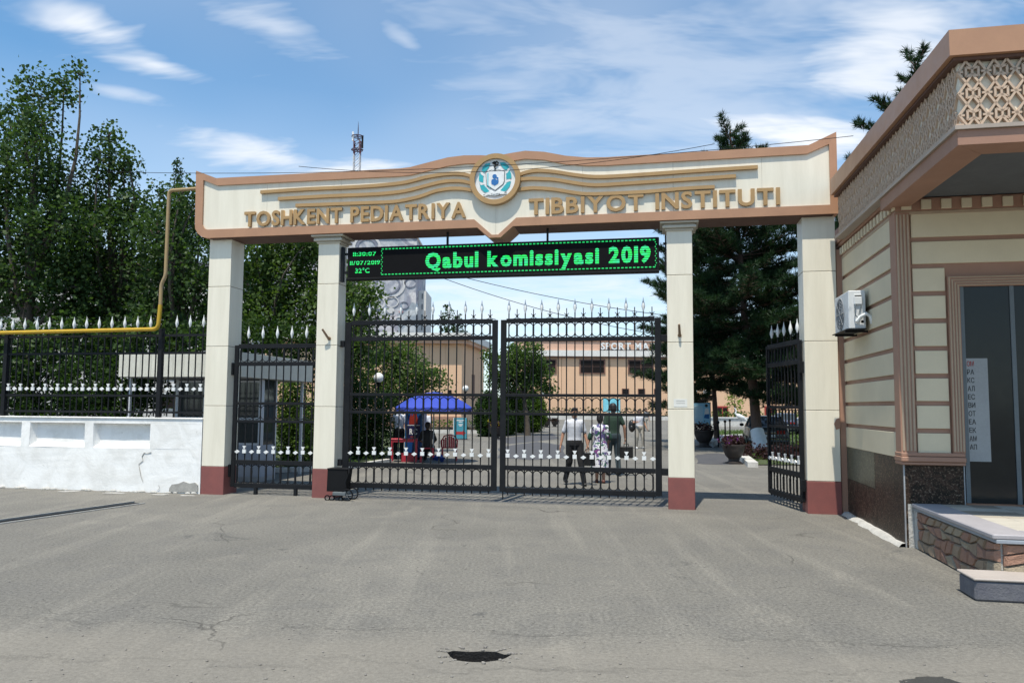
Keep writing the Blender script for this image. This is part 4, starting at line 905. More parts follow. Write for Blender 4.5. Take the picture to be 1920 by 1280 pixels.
# lattice mast on its roof
mt = thing('antenna_mast', 'red and white lattice antenna mast with panel antennas on the tower roof', 'mast', (tx(651), TYD+6, tz(443))); 
MS = (TYD+6)/F_PX; mz = lambda py: at(651, py, TYD+6).z-mt.location.z
hw = .55; mb = [MB(), MB()]
z = 0.0; top_ = mz(263); k = 0
while z < top_:
    zn = min(z+1.1, top_); c_ = mb[(k//3) % 2]
    for s in (-1, 1):
        for t in (-1, 1): c_.tube([(s*hw, t*hw, z), (s*hw, t*hw, zn)], .09, 5)
    for t in (-1, 1): c_.tube([(-hw, t*hw, z), (hw, t*hw, zn)], .05, 4); c_.tube([(t*hw, -hw, zn), (t*hw, hw, z)], .05, 4)
    z = zn; k += 1
part('lattice_section', mb[0], mat('mast_white', (.6, .58, .58), .6), mt, kind='stuff'); part('lattice_section', mb[1], mat('mast_red', (.14, .05, .07), .6), mt, kind='stuff')
DK = mat('mast_dark', (.06, .04, .07), .6)
for py in (281, 256): part('platform_ring', MB().tube([(1.05*math.cos(k*math.pi/4), 1.05*math.sin(k*math.pi/4), mz(py)) for k in range(9)], .1, 5), DK, mt); part('platform_arm', MB().box(-1.1, 1.1, -.06, .06, mz(py)-.08, mz(py)+.08).box(-.06, .06, -1.1, 1.1, mz(py)-.081, mz(py)+.081), DK, mt)
for x, y, p0, p1, m in ((-.72, -.5, 266, 249, 'whitep'), (-.62, .5, 276, 268, 'ledback'), (1.0, -.3, 279, 255, 'ledback'), (.2, 1.0, 276, 258, 'whitep')): part('panel_antenna', MB().box(x-.16, x+.16, y-.1, y+.1, mz(p0), mz(p1), .02), M[m], mt)
part('whip', MB().tube([(.1, 0, mz(263)), (.1, 0, mz(242)), (.1, 0, mz(228))], [.1, .09, .02], 5), DK, mt)
# pale block far behind the left trees
bl = thing('apartment_block', 'pale apartment block showing through the trees behind the fence', 'building', (at(200, 700, 75).x, 75, 0)); BASE[bl.name] = tuple(bl.location)
x0, x1 = at(-120, 700, 75).x, at(470, 700, 75).x; zt2 = at(300, 500, 75).z
part('wall', MB().box(x0, x1, 75, 87, 0, zt2), mat('pale_wall', (.5, .49, .47), .85), bl); part('roof_slab', MB().box(x0-.3, x1+.3, 74.7, 87.3, zt2, zt2+.4), M['soffit'], bl)
for i in range(9):
    for j in range(5):
        wx, wz = x0+2+i*3.4, 1.2+j*3.0
        if wz+1.6 < zt2: f = part('window', MB().box(wx, wx+1.7, 74.93, 74.99, wz, wz+1.6), M['white'], bl); part('pane', MB().box(wx+.1, wx+1.6, 74.88, 74.929, wz+.1, wz+1.5), M['bwin'], f)
# ================================================================== vegetation
M['bark'] = mat('grey_bark', (.10, .08, .06), .95, (.06, .05, .04), 6, 30, .3, 1.0, .03, streak=(1, 1, .3))
M['pinebark'] = mat('pine_bark', (.15, .095, .07), .95, (.09, .06, .05), 5, 25, .35, 1.0, .04, streak=(1, 1, .4))
LM = dict(maple=leafmat('maple_leaves', (.018, .042, .015), (.075, .125, .042)), mid=leafmat('tree_leaves', (.03, .065, .018), (.12, .18, .055)), dark=leafmat('shrub_leaves', (.014, .036, .010), (.045, .085, .02)),
          thuja=leafmat('thuja_leaves', (.035, .075, .012), (.10, .16, .025), .25), pine=leafmat('pine_needles', (.012, .032, .016), (.035, .07, .028), .15), lawn=leafmat('grass_blades', (.05, .10, .02), (.11, .17, .04)),
          purple=leafmat('petunia_flowers', (.10, .02, .13), (.2, .05, .24)), yellow=leafmat('yellow_flowers', (.5, .4, .03), (.65, .55, .06)), rosef=leafmat('rose_flowers', (.5, .3, .3), (.7, .6, .55)), maroon=leafmat('maroon_leaves', (.03, .016, .018), (.065, .03, .036)))
def leaf_cloud(name, C, size, per, spread, m, parent, org, flat_=.35, aspect=.75, up=(0, 0, 1)):
    """many small folded leaves round the points C (n x 3)"""
    C = np.repeat(C, per, axis=0); n = len(C)
    P = C+NR.normal(0, 1, (n, 3))*spread
    nrm = NR.normal(0, 1, (n, 3)); nrm /= np.linalg.norm(nrm, axis=1)[:, None]; nrm = nrm*(1-flat_)+np.array(up)*flat_; nrm /= np.linalg.norm(nrm, axis=1)[:, None]
    t = np.cross(nrm, NR.normal(0, 1, (n, 3))); t /= np.linalg.norm(t, axis=1)[:, None]; s = np.cross(nrm, t)
    L_ = size*NR.uniform(.65, 1.25, n)[:, None]; W_ = L_*aspect*.5
    A = P-t*L_*.5; B = P+s*W_-nrm*L_*.08; D = P+t*L_*.5; E_ = P-s*W_-nrm*L_*.08
    V = np.stack([A, B, D, E_], 1).reshape(-1, 3)-np.array(org)
    me = bpy.data.meshes.new(name); me.vertices.add(4*n); me.vertices.foreach_set('co', V.ravel().astype(np.float32))
    me.loops.add(4*n); me.loops.foreach_set('vertex_index', np.arange(4*n, dtype=np.int32)); me.polygons.add(n); me.polygons.foreach_set('loop_start', np.arange(0, 4*n, 4, dtype=np.int32))
    me.update(calc_edges=True); a = me.attributes.new('rnd', 'FLOAT', 'FACE')
    a.data.foreach_set('value', np.clip(np.repeat(NR.uniform(0, .6, len(C)//per), per)+NR.uniform(0, .4, n), 0, 1).astype(np.float32))
    return link(name, me, parent, mats=m)
def lobe_pts(lobes, dens, inner_=.55, rag=.16):
    out = []
    for c, r in lobes:
        r = np.array(r if isinstance(r, (tuple, list)) else (r, r, r)); k = max(12, int(dens*4*math.pi*((r[0]*r[1]+r[0]*r[2]+r[1]*r[2])/3)))
        d = NR.normal(0, 1, (k, 3)); d /= np.linalg.norm(d, axis=1)[:, None]
        ph = np.sin(d[:, :1]*5+c[0])*np.cos(d[:, 1:2]*4+c[1])*np.sin(d[:, 2:]*6+c[2]*1.7)
        out.append(np.array(c)+d*r*(NR.uniform(inner_, 1.0, (k, 1))**.7+ph*rag*2))
    return np.concatenate(out)
def limb(mb, a, b, ra, rb, n=5, sag=.12):
    a, b = Vector(a), Vector(b); pts = []
    side = Vector((random.uniform(-1, 1), random.uniform(-1, 1), random.uniform(-.3, .6)))*(b-a).length*sag
    for i in range(n+1): t = i/n; pts.append(a.lerp(b, t)+side*math.sin(math.pi*t))
    mb.tube(pts, [ra+(rb-ra)*(i/n) for i in range(n+1)], 7)
def tree(name, label, base, lobes, m, size=.13, dens=9, per=7, group=None, tr=.16, cat='tree', fork=.45, bark='bark', spread=.16, white=0.0):
    t = thing(name, label, cat, base, 0, group); BASE[t.name] = tuple(base)
    base = Vector(base); ctr = Vector(np.mean([l[0] for l in lobes], axis=0)); low = min(l[0][2] for l in lobes)
    mb = MB(); hz_ = base.z+(ctr.z-base.z)*fork; knee = Vector((base.x+(ctr.x-base.x)*.35, base.y+(ctr.y-base.y)*.35, hz_))
    mb.tube([base-Vector((0, 0, .1)), base.lerp(knee, .15), base.lerp(knee, .55)+Vector((.05, .02, 0)), knee, knee.lerp(ctr, .6)+Vector((.08, 0, .1)), ctr], [tr*1.35, tr*1.05, tr*.9, tr*.8, tr*.45, tr*.2], 9)
    for c, r in lobes:
        p = knee.lerp(ctr, random.uniform(0, .5)); limb(mb, p, c, tr*.4, tr*.08)
        rr = r if not isinstance(r, (tuple, list)) else max(r)
        for _ in range(3):
            d = Vector((random.gauss(0, 1), random.gauss(0, 1), random.gauss(.3, .8))).normalized(); limb(mb, Vector(c)-d*.1, Vector(c)+d*rr*.85, tr*.12, .012, 3)
    part('trunk', mb, M[bark], t, True)
    if white: part('whitewash', MB().tube([base, base.lerp(knee, white*.5), base.lerp(knee, white)], [tr*1.42, tr*1.15, tr*1.1], 12), M['whitep'], t, True)
    leaf_cloud('crown', lobe_pts(lobes, dens), size, per, spread, m, t, base)
    return t
def PX(px, py, Y, rpx, ry=None):
    c = at(px, py, Y); r = rpx*Y/F_PX; return ((c.x, Y, c.z), r if ry is None else (r, ry, r))
def lob(Y, *L_): return [PX(a, b, Y+random.uniform(-.7, .7), c*(.8 if b < 420 and a < 420 else 1)) for a, b, c in L_]
g0 = lambda px, Y: Vector((at(px, 762, Y).x, Y, 0))
GT = 'maple trees behind the fence'
tree('maple_tree', 'tallest dark green maple behind the white wall', g0(40, 20), lob(20, (120, 165, 34), (150, 140, 16), (70, 180, 50), (80, 235, 40), (50, 290, 75), (100, 340, 56), (20, 250, 80), (40, 400, 90), (110, 430, 80), (-40, 350, 100), (60, 520, 90), (-40, 500, 90), (130, 540, 60)), LM['maple'], .115, 17, 10, GT, .2)
tree('maple_tree', 'broad dark maple rising over the yellow pipe', g0(205, 21.5), lob(21.5, (205, 255, 26), (185, 300, 48), (232, 320, 34), (240, 300, 14), (200, 370, 66), (150, 400, 60), (245, 395, 50), (215, 460, 75), (140, 490, 70), (270, 450, 45), (200, 550, 80), (265, 540, 60), (160, 600, 60), (235, 600, 50)), LM['maple'], .115, 17, 10, GT, .19)
tree('maple_tree', 'lower dark maple beside the pipe riser and the portal end', g0(340, 20), lob(20, (300, 365, 24), (340, 365, 28), (372, 372, 26), (320, 410, 50), (372, 430, 48), (290, 440, 45), (350, 490, 60), (300, 520, 55), (380, 540, 50), (330, 580, 60), (290, 600, 45), (400, 600, 40)), LM['maple'], .115, 17, 10, GT, .17)
tree('leafy_tree', 'green tree filling the gap above the narrow closed gate', g0(500, 26), lob(26, (480, 470, 50), (540, 460, 52), (470, 530, 50), (530, 530, 55), (600, 500, 50), (500, 590, 50), (570, 590, 55), (450, 590, 40), (590, 440, 40), (620, 560, 45)), LM['mid'], .14, 20, 8, 'green trees behind the portal', .16)
tree('leafy_tree', 'green tree showing behind the pillar and under the LED board', g0(650, 24), lob(24, (660, 540, 30), (690, 548, 22), (640, 575, 40), (690, 590, 24), (670, 620, 38), (640, 650, 40), (695, 560, 16), (680, 660, 30), (630, 520, 30)), LM['mid'], .125, 22, 8, 'green trees behind the portal', .11)
tree('orchard_tree', 'small round crowned tree leaning over the blue umbrella', g0(738, 29), lob(29, (720, 690, 38), (760, 672, 30), (700, 730, 30), (770, 700, 36), (800, 705, 26), (820, 715, 16), (745, 730, 34), (790, 735, 22), (725, 655, 26), (680, 700, 26)), LM['mid'], .115, 24, 8, None, .1, fork=.5)
tree('leafy_tree', 'dense green tree standing beyond the gap of the driveway gate', g0(990, 46), lob(46, (965, 665, 24), (1000, 662, 20), (985, 690, 34), (940, 690, 24), (1010, 700, 24), (930, 715, 18), (960, 720, 28), (1000, 722, 24), (1030, 728, 12), (920, 670, 14)), LM['mid'], .17, 15, 9, None, .17)
tree('leafy_tree', 'distant tree poking above the annex roof', g0(845, 95), lob(95, (840, 590, 12), (855, 600, 12), (832, 610, 12), (848, 620, 16), (862, 615, 8), (870, 630, 10), (840, 575, 6)), LM['dark'], .3, 2.6, 6, None, .2)
tree('leafy_tree', 'pale distant tree behind the heron statue', g0(1378, 78), lob(78, (1370, 750, 10), (1384, 758, 10), (1376, 742, 8)), leafmat('lime_leaves', (.12, .17, .03), (.26, .32, .07)), .22, 4, 6, None, .1)
tree('cypress_tree', 'slender dark conifer peak behind the maples', g0(333, 34), [PX(333+random.uniform(-1, 1), 305+k*16, 34, 3.5+k*2.6) for k in range(14)], LM['dark'], .12, 14, 6, None, .14, spread=.1)
# clipped and loose shrubs
def shrub(label, lobes, m, size=.085, dens=22, per=9, group=None, name='shrub', spread=.1):
    c = lobes[0][0]; base = Vector((c[0], c[1], 0)); t = thing(name, label, 'shrub', base, 0, group); BASE[t.name] = tuple(base)
    mb = MB()
    for k in range(5): p = random.choice(lobes)[0]; limb(mb, base+Vector((random.uniform(-.1, .1), random.uniform(-.1, .1), -.05)), p, .03, .01, 3)
    part('stems', mb, M['bark'], t); leaf_cloud('crown', lobe_pts(lobes, dens*1.6, .3, .08), size, per, spread, m, t, base); return t
def cone(px, ytop, ybot, Y, wpx, n=7): return [PX(px, ytop+(ybot-ytop)*(k+.5)/n, Y, wpx*(.25+.75*math.sin(math.pi*(k+1)/(n+1.6)))) for k in range(n)]
shrub('bright green pointed thuja beside the guard booth', cone(548, 700, 870, 21, 34), LM['thuja'], .08, 26)
shrub('dark thuja half hidden behind the second pillar', cone(590, 735, 875, 22, 26), LM['thuja'], .08, 26)
shrub('dense dark bush mass inside the gate beside the first lamp', lob(25.5, (668, 760, 44), (700, 770, 36), (665, 810, 44), (705, 815, 36), (690, 845, 30), (725, 790, 22), (655, 845, 34), (730, 750, 20)), LM['dark'], .08, 22)
shrub('tall thuja behind the iron gate near the pillar with the cart', cone(660, 690, 860, 24.4, 24), LM['dark'], .08, 24)
shrub('low dark bush inside the fence left of the booth', lob(18.5, (280, 720, 50), (230, 730, 60), (160, 720, 60), (90, 730, 60), (120, 780, 60), (200, 790, 60), (20, 740, 60), (-60, 760, 70)), LM['dark'], .1, 14)
shrub('hedge mass below the maples near the pipe', lob(18.9, (330, 640, 50), (270, 650, 50), (200, 650, 60), (120, 650, 60), (40, 660, 60), (380, 640, 40), (-40, 660, 60)), LM['maple'], .13, 11)
shrub('dark foliage mass under the tree behind the booth', lob(23, (470, 640, 45), (540, 640, 45), (600, 650, 40), (490, 690, 40), (570, 700, 36), (450, 690, 40), (620, 700, 34)), LM['dark'], .1, 14)
for k, (px, y0, y1, Y, wd, lb) in enumerate([(915, 742, 812, 44, 26, 'pointed thuja nearest the gap between the gate leaves'), (955, 742, 806, 47, 24, 'round topped thuja beside the small white board'), (975, 740, 800, 50, 22, 'slim thuja behind the small white board'), (1000, 748, 798, 52, 26, 'broad thuja in line with the dense green tree'), (935, 750, 815, 45, 24, 'dark thuja behind the gate stiles')]):
    shrub(lb, cone(px, y0, y1, Y, wd), LM['thuja'] if k % 2 else LM['dark'], .14, 22, group='conical thujas by the drive', name='thuja')
# hedges (box rows)
def hedge(label, x0, x1, y0, y1, h, m=None, size=.1, dens=60):
    n = int((x1-x0)*(y1-y0)*dens); c = Vector(((x0+x1)/2, (y0+y1)/2, 0)); t = thing('hedge', label, 'hedge', c); BASE[t.name] = tuple(c)
    P = np.stack([NR.uniform(x0, x1, n), NR.uniform(y0, y1, n), NR.uniform(0.05, 1, n)**.5*h*(1+.06*np.sin(NR.uniform(0, 6, n)))], 1)
    leaf_cloud('foliage', P, size, 4, .07, m or LM['thuja'], t, c); part('stems', MB().box(x0+.1, x1-.1, (y0+y1)/2-.03, (y0+y1)/2+.03, 0, h*.4), M['bark'], t); return t
hedge('long low hedge at the foot of the sports hall', at(1000, 770, 107).x, at(1270, 770, 107).x, 106.6, 108, 1.6, LM['dark'], .25, 8)
hedge('green hedge behind the white garden wall', at(1325, 770, 76).x, at(1640, 770, 76).x, 75, 77, 1.35, LM['thuja'], .2, 12)
hedge('small clipped hedge on the kerb beyond the umbrella', at(800, 800, 52).x, at(905, 800, 52).x, 52.2, 53.2, .75, LM['thuja'], .14, 30)
# lawns (stuff) and kerbs (structure)
def lawn(name, pts, label, dens, size=.09):
    c = sum(pts, Vector())/len(pts); n0 = len(pts); bmn = MB().add([(p.x, p.y, .03) for p in pts], [tuple(range(n0))]); bb = bmn.mesh(name); tag(link(name, bb, mats=mat(name+'_soil', (.07, .085, .035), .95, (.05, .07, .025), 2, 30, .3, .5)), label, 'lawn', kind='structure')
    xs_ = [p.x for p in pts]; ys_ = [p.y for p in pts]; area = 0
    P = np.stack([NR.uniform(min(xs_), max(xs_), dens), NR.uniform(min(ys_), max(ys_), dens), np.full(dens, .06)], 1); ins = np.zeros(dens, bool); j = n0-1
    for i in range(n0):
        a, b = pts[i], pts[j]; cond = ((a.y > P[:, 1]) != (b.y > P[:, 1])) & (P[:, 0] < (b.x-a.x)*(P[:, 1]-a.y)/(b.y-a.y+1e-9)+a.x); ins ^= cond; j = i
    o = leaf_cloud('grass', P[ins], size, 3, (.06), LM['lawn'], None, (0, 0, 0), .0, .25); tag(o, label.replace('lawn', 'grass blades on the lawn'), 'grass', kind='stuff'); return o
lawn('lawn', [gnd(1372, 846), gnd(1412, 872), gnd(1700, 872), Vector((50, 66, 0)), gnd(1335, 808), gnd(1345, 822)], 'green lawn with flower beds around the pine', 22000, .16)
lawn('garden_bed', [gnd(200, 895), gnd(640, 880), gnd(730, 866), gnd(752, 838), gnd(760, 812), Vector((-14, 58, 0)), Vector((-40, 58, 0)), Vector((-22, 19, 0))], 'planted lawn bed on the booth side of the drive', 16000, .12)
M['kerb'] = mat('white_painted_kerb', (.62, .61, .57), .8, (.45, .43, .4), 4, 40, .15, .4, .01)
def kerb(pxs, name='kerb', h=.16, w_=.18):
    P = [gnd(*p) for p in pxs]
    for a, b in zip(P[:-1], P[1:]):
        k = max(1, int((b-a).length/1.2)); 
        for i in range(k):
            p, q = a.lerp(b, (i+.02)/k), a.lerp(b, (i+.98)/k); d = (q-p).normalized(); nn = Vector((-d.y, d.x, 0))*w_/2
            mb = MB().prism([((p+nn).x, (p+nn).y), ((q+nn).x, (q+nn).y), ((q-nn).x, (q-nn).y), ((p-nn).x, (p-nn).y)], 0, h*random.uniform(.95, 1.05), plane='xy'); tag(link('kerb_stone', mb.mesh('kerb_stone'), mats=M['kerb']), kind='structure')
kerb([(1412, 876), (1390, 858)], w_=.3); kerb([(200, 896), (640, 881), (730, 867)], h=.12); kerb([(762, 811), (925, 813)], h=.22); kerb([(1330, 838), (1352, 824), (1395, 822)], h=.25, w_=.35)
kl = MB().box(at(1000, 780, 104).x, at(1262, 780, 104).x, 103.6, 104.2, 0, .5); tag(link('low_kerb_wall', kl.mesh('low_kerb_wall'), mats=M['kerb']), kind='structure')
gwl = thing('garden_wall', 'low white garden wall behind the heron statue', 'wall', (at(1480, 790, 71).x, 71, 0)); BASE[gwl.name] = tuple(gwl.location)
part('wall_body', MB().box(at(1322, 790, 71).x, at(1640, 790, 71).x, 70.8, 71.2, 0, .8), M['kerb'], gwl); part('coping', MB().box(at(1322, 790, 71).x-.1, at(1640, 790, 71).x+.1, 70.7, 71.3, .8, .88), M['whitep'], gwl)
# ---- pines
def needle_tufts(name, C, dirs, ln, per, m, parent, org):
    n = len(C)*per; C2 = np.repeat(C, per, 0); D = np.repeat(dirs, per, 0)+NR.normal(0, .62, (n, 3)); D /= np.linalg.norm(D, axis=1)[:, None]
    S_ = np.cross(D, NR.normal(0, 1, (n, 3))); S_ /= np.linalg.norm(S_, axis=1)[:, None]; L_ = ln*NR.uniform(.7, 1.2, (n, 1)); C2 = C2+D*NR.uniform(-.05, .05, (n, 1))
    V = np.stack([C2-S_*.013, C2+D*L_, C2+S_*.013], 1).reshape(-1, 3)-np.array(org); me = bpy.data.meshes.new(name)
    me.vertices.add(3*n); me.vertices.foreach_set('co', V.ravel().astype(np.float32)); me.loops.add(3*n); me.loops.foreach_set('vertex_index', np.arange(3*n, dtype=np.int32)); me.polygons.add(n); me.polygons.foreach_set('loop_start', np.arange(0, 3*n, 3, dtype=np.int32)); me.update(calc_edges=True)
    a = me.attributes.new('rnd', 'FLOAT', 'FACE'); a.data.foreach_set('value', np.clip(np.repeat(NR.uniform(0, .7, len(C)), per)+NR.uniform(0, .3, n), 0, 1).astype(np.float32)); return link(name, me, parent, mats=m)
def pine(label, pts, tr, z_low, reach, whorls, white=0, group='pines by the walk', seed=1, ln=.2, per=16):
    rg = random.Random(seed); t = thing('pine_tree', label, 'tree', pts[0], 0, group); BASE[t.name] = tuple(pts[0]); P = [Vector(p) for p in pts]
    mb = MB(); rs = [tr*(1-.85*i/(len(P)-1)) for i in range(len(P))]; rs[0] = tr*1.25; mb.tube([P[0]-Vector((0, 0, .1))]+P[1:], rs, 10)
    z0, z1 = P[0].z, P[-1].z
    def on(z):
        for a, b in zip(P[:-1], P[1:]):
            if a.z <= z <= b.z: return a.lerp(b, (z-a.z)/(b.z-a.z))
        return P[-1]
    C = []; D = []
    for wv in range(whorls):
        f = wv/(whorls-1); z = z_low+(z1-.3-z_low)*f; rr = reach*(1-.93*f**1.5)*rg.uniform(.75, 1.15)+.15; nb = rg.choice((5, 6, 7)) if f < .85 else 4
        for k in range(nb):
            o = on(min(z+rg.uniform(-.35, .35), z1-.1)); a = 2*math.pi*(k+rg.uniform(-.3, .3))/nb+wv*.7; r_ = rr*rg.uniform(.45, 1.15); rise = r_*(-.1+.6*f)+rg.uniform(-.45, .45)
            tip = o+Vector((math.cos(a)*r_, math.sin(a)*r_, rise+.25*r_*.3)); mid_ = o.lerp(tip, .5)+Vector((0, 0, -.08*r_)); mb.tube([o, mid_, tip], [max(.05*(1-f), .025), .022, .01], 5)
            ns = max(3, int(r_/.15))
            for j in range(ns):
                u = .22+.78*(j+.5)/ns; q = o.lerp(mid_, u*2) if u < .5 else mid_.lerp(tip, u*2-1); dirb = (tip-o).normalized()
                for s in (-1, 1, 0):
                    sd_ = Vector((-dirb.y, dirb.x, 0))*s+Vector((0, 0, rg.uniform(-.35, .5))); l_ = rg.uniform(.25, .75)*(1.15-u)*r_*.42+.1; e = q+(dirb*.55+sd_*.8+Vector((0, 0, .12))).normalized()*l_
                    if s: mb.tube([q, e], [.012, .006], 4)
                    for v_ in np.linspace(.35, 1, max(2, int(l_/.16))): c = q.lerp(e, v_)+Vector((rg.gauss(0, .04), rg.gauss(0, .04), rg.gauss(.02, .04))); C.append(c[:]); dd = (e-q).normalized()*.8+Vector((0, 0, .45)); D.append(dd[:])
    C.append(P[-1][:]); D.append((0, 0, 1)); part('trunk', mb, M['pinebark'], t, True)
    needle_tufts('crown', np.array(C), np.array(D), ln, per, LM['pine'], t, pts[0])
    if white: part('whitewash', MB().tube([P[0], P[0].lerp(P[1], .99)], [tr*1.32, tr*1.06], 14), M['whitep'], t, True)
    return t
Yp = 31
pine('large pine with whitewashed trunk foot beside the drive', [gnd(1428, 847), at(1419, 806, Yp), at(1410, 700, Yp), at(1396, 600, Yp), at(1388, 480, Yp), at(1376, 360, Yp), at(1369, 246, Yp)], .25, 3.3, 4.6, 26, 1, seed=3, per=16, ln=.24)
pine('dark pine crowding the last pillar behind the open gate', [Vector((13.6, 29, 0)), Vector((13.6, 29, 3)), Vector((13.7, 29, 7)), Vector((13.5, 29, 11.2))], .2, 2.2, 4.3, 23, seed=5, per=16, ln=.24)
pine('tall pine behind the gatehouse with branch tips above its roof', [Vector((13.4, 24, 0)), Vector((13.4, 24, 5)), Vector((13.3, 24, 9)), Vector((13.1, 24, 13.0))], .28, 5.0, 4.2, 17, seed=8, per=16, ln=.22)
pine('pine behind the pillar with the paper notice', [Vector((10.0, 37, 0)), Vector((9.8, 37, 4)), Vector((9.3, 37, 8)), Vector((8.9, 37, 11.5))], .12, 2.6, 4.3, 22, seed=12, per=16, ln=.24)
# ================================================================== globe lamps
def lamp(px, py, d_px, label):
    Y = .36*F_PX/d_px; c = at(px, py, Y); t = thing('globe_lamp', label, 'street lamp', (c.x, Y, 0), 0, 'white globe lamps on dark posts')
    part('post', MB().tube([(0, 0, 0), (0, 0, c.z-.2)], [.045, .035], 8).lathe([(.1, 0), (.1, .1), (.06, .16)], 10).lathe([(.05, c.z-.26), (.09, c.z-.18), (.07, c.z-.14)], 10), M['black'], t, True)
    part('globe', MB().ball((0, 0, c.z), .18, 16, 12), M['globe'], t, 'all')
M['globe'] = mat('opal_globe', (.8, .81, .8), .25, (.76, .77, .76), 3, 40, .02, 0)
for a in ((710, 708, 19, 'largest white globe lamp in front of the dark bushes'), (873, 728, 11.5, 'white globe lamp beside the annex corner'), (924, 731, 10, 'white globe lamp behind the gate stiles'), (968, 735, 8, 'white globe lamp under the dense green tree'), (1019, 737, 6.5, 'smallest globe lamp at the far side of the tree'), (1302, 733, 10, 'white globe lamp just past the pillar with the notice'), (1323, 735, 8.5, 'white globe lamp beside the blue board')): lamp(*a)
# ================================================================== drinks stand under the umbrella
M['redplastic'] = mat('red_plastic', (.42, .025, .045), .4, (.36, .02, .04), 3, 40, .04, 0)
ub = gnd(812, 866); um = thing('parasol', 'blue market parasol with scalloped edge shading the drinks stand', 'parasol', ub)
za, ze = at(812, 735, ub.y).z, at(812, 763, ub.y).z; RR = 71*ub.y/F_PX; bl_m = mat('blue_canvas', (.028, .06, .42), .7, (.022, .05, .36), 3, 60, .1, .3)
for k in range(8):
    mb = MB(); nseg, nr = 4, 5; vs = []
    for i in range(nr+1):
        f = i/nr
        for j in range(nseg+1):
            a = 2*math.pi*(k+j/nseg)/8; sagx = 1-.035*f*math.sin(math.pi*j/nseg); r_ = RR*f*sagx; vs.append((r_*math.cos(a), r_*math.sin(a), za-(za-ze)*(f**1.9)-.03*f*math.sin(math.pi*j/nseg)))
    for j in range(nseg+1):
        a = 2*math.pi*(k+j/nseg)/8; r_ = RR*(1-.035*math.sin(math.pi*j/nseg)); vs.append((r_*math.cos(a), r_*math.sin(a), ze-.03*math.sin(math.pi*j/nseg)-.11-.03*math.sin(2*math.pi*j/nseg)))
    mb.add(vs, [(i*(nseg+1)+j, i*(nseg+1)+j+1, (i+1)*(nseg+1)+j+1, (i+1)*(nseg+1)+j) for i in range(nr+1) for j in range(nseg)]); part('canopy_panel', mb, bl_m, um, True)
part('pole', MB().tube([(0, 0, 0), (0, 0, za+.05)], .022, 8), M['grey'], um); part('base_stand', MB().lathe([(.28, 0), (.28, .05), (.06, .09), (.03, .3)], 14), M['dkgrey'], um, True)
for k in range(8): a = 2*math.pi*k/8; part('rib', MB().tube([(0, 0, za-.04), (RR*.6*math.cos(a), RR*.6*math.sin(a), za-(za-ze)*.4-.03), (RR*.97*math.cos(a), RR*.97*math.sin(a), ze-.03)], .008, 4), M['grey'], um)
fr_p = g0(776, 24.9); fz = thing('drinks_fridge', 'blue drinks fridge with red bottles and white RC lettering', 'fridge', fr_p, R(-8))
fh = at(776, 771, 24.9).z; fw = 33*24.9/F_PX/2; fm = mat('fridge_blue', (.005, .10, .30), .35)
part('cabinet', MB().box(-fw, fw, 0, .6, .06, fh, .015), fm, fz); part('front_print', MB().box(-fw+.06, fw-.06, -.006, -.001, .2, fh-.12), mat('fridge_dark_blue', (.005, .05, .2), .35), fz)
part('label_panel', MB().box(-fw+.07, fw-.07, -.01, -.0065, .62, 1.1), mat('label_navy', (.008, .01, .06), .4), fz); part('label_rule', MB().box(-fw+.07, fw-.07, -.013, -.0105, 1.1, 1.12), M['whitep'], fz)
for dx, s in ((-.09, .85), (0, 1.0), (.09, .85)): part('bottle_print', MB().prism([(dx-.07*s, 1.14), (dx+.07*s, 1.14), (dx+.07*s, 1.14+.2*s), (dx+.02*s, 1.14+.34*s), (dx+.02*s, 1.14+.44*s), (dx-.02*s, 1.14+.44*s), (dx-.02*s, 1.14+.34*s), (dx-.07*s, 1.14+.2*s)], -.012-.001*s, -.0065), mat('bottle_red', (.25, .02, .01), .4) if 'bottle_red' not in bpy.data.materials else bpy.data.materials['bottle_red'], fz)
text(fz, 'RC', -.13, .13, .82, .17, -.014, .004, M['whitep'], .03, 'brand_letter'); part('label_underline', MB().box(-.1, .1, -.013, -.0105, .72, .75), bpy.data.materials['bottle_red'], fz)
part('feet', MB().box(-fw+.03, fw-.03, .03, .57, 0, .06), M['ledback'], fz); part('vent', MB().box(-.1, .1, -.008, -.0065, fh-.3, fh-.16), M['ledback'], fz)
tb_p = gnd(757, 865); tb = thing('plastic_table', 'red plastic table in front of the blue fridge', 'table', tb_p, R(5))
part('top', MB().box(-.42, .42, -.3, .3, .69, .72, .01), M['redplastic'], tb); part('apron', MB().box(-.4, .4, -.28, -.25, .62, .69).box(-.4, .4, .25, .28, .62, .69), M['redplastic'], tb)
for x in (-.38, .38):
    for y in (-.26, .26): part('leg', MB().box(x-.035, x+.035, y-.03, y+.03, 0, .69, .008), M['redplastic'], tb)
cr = thing('plastic_crate', 'red plastic bottle crate under the table', 'crate', tb_p+Vector((.12, .02, 0)), R(12))
part('tub', MB().box(-.2, .2, -.15, .15, 0, .02).box(-.2, .2, -.15, -.135, .02, .25).box(-.2, .2, .135, .15, .02, .25).box(-.2, -.185, -.134, .134, .02, .25).box(.185, .2, -.134, .134, .02, .25), M['redplastic'], cr); part('rim', MB().box(-.21, .21, -.16, -.14, .25, .27).box(-.21, .21, .14, .16, .25, .27), M['redplastic'], cr)
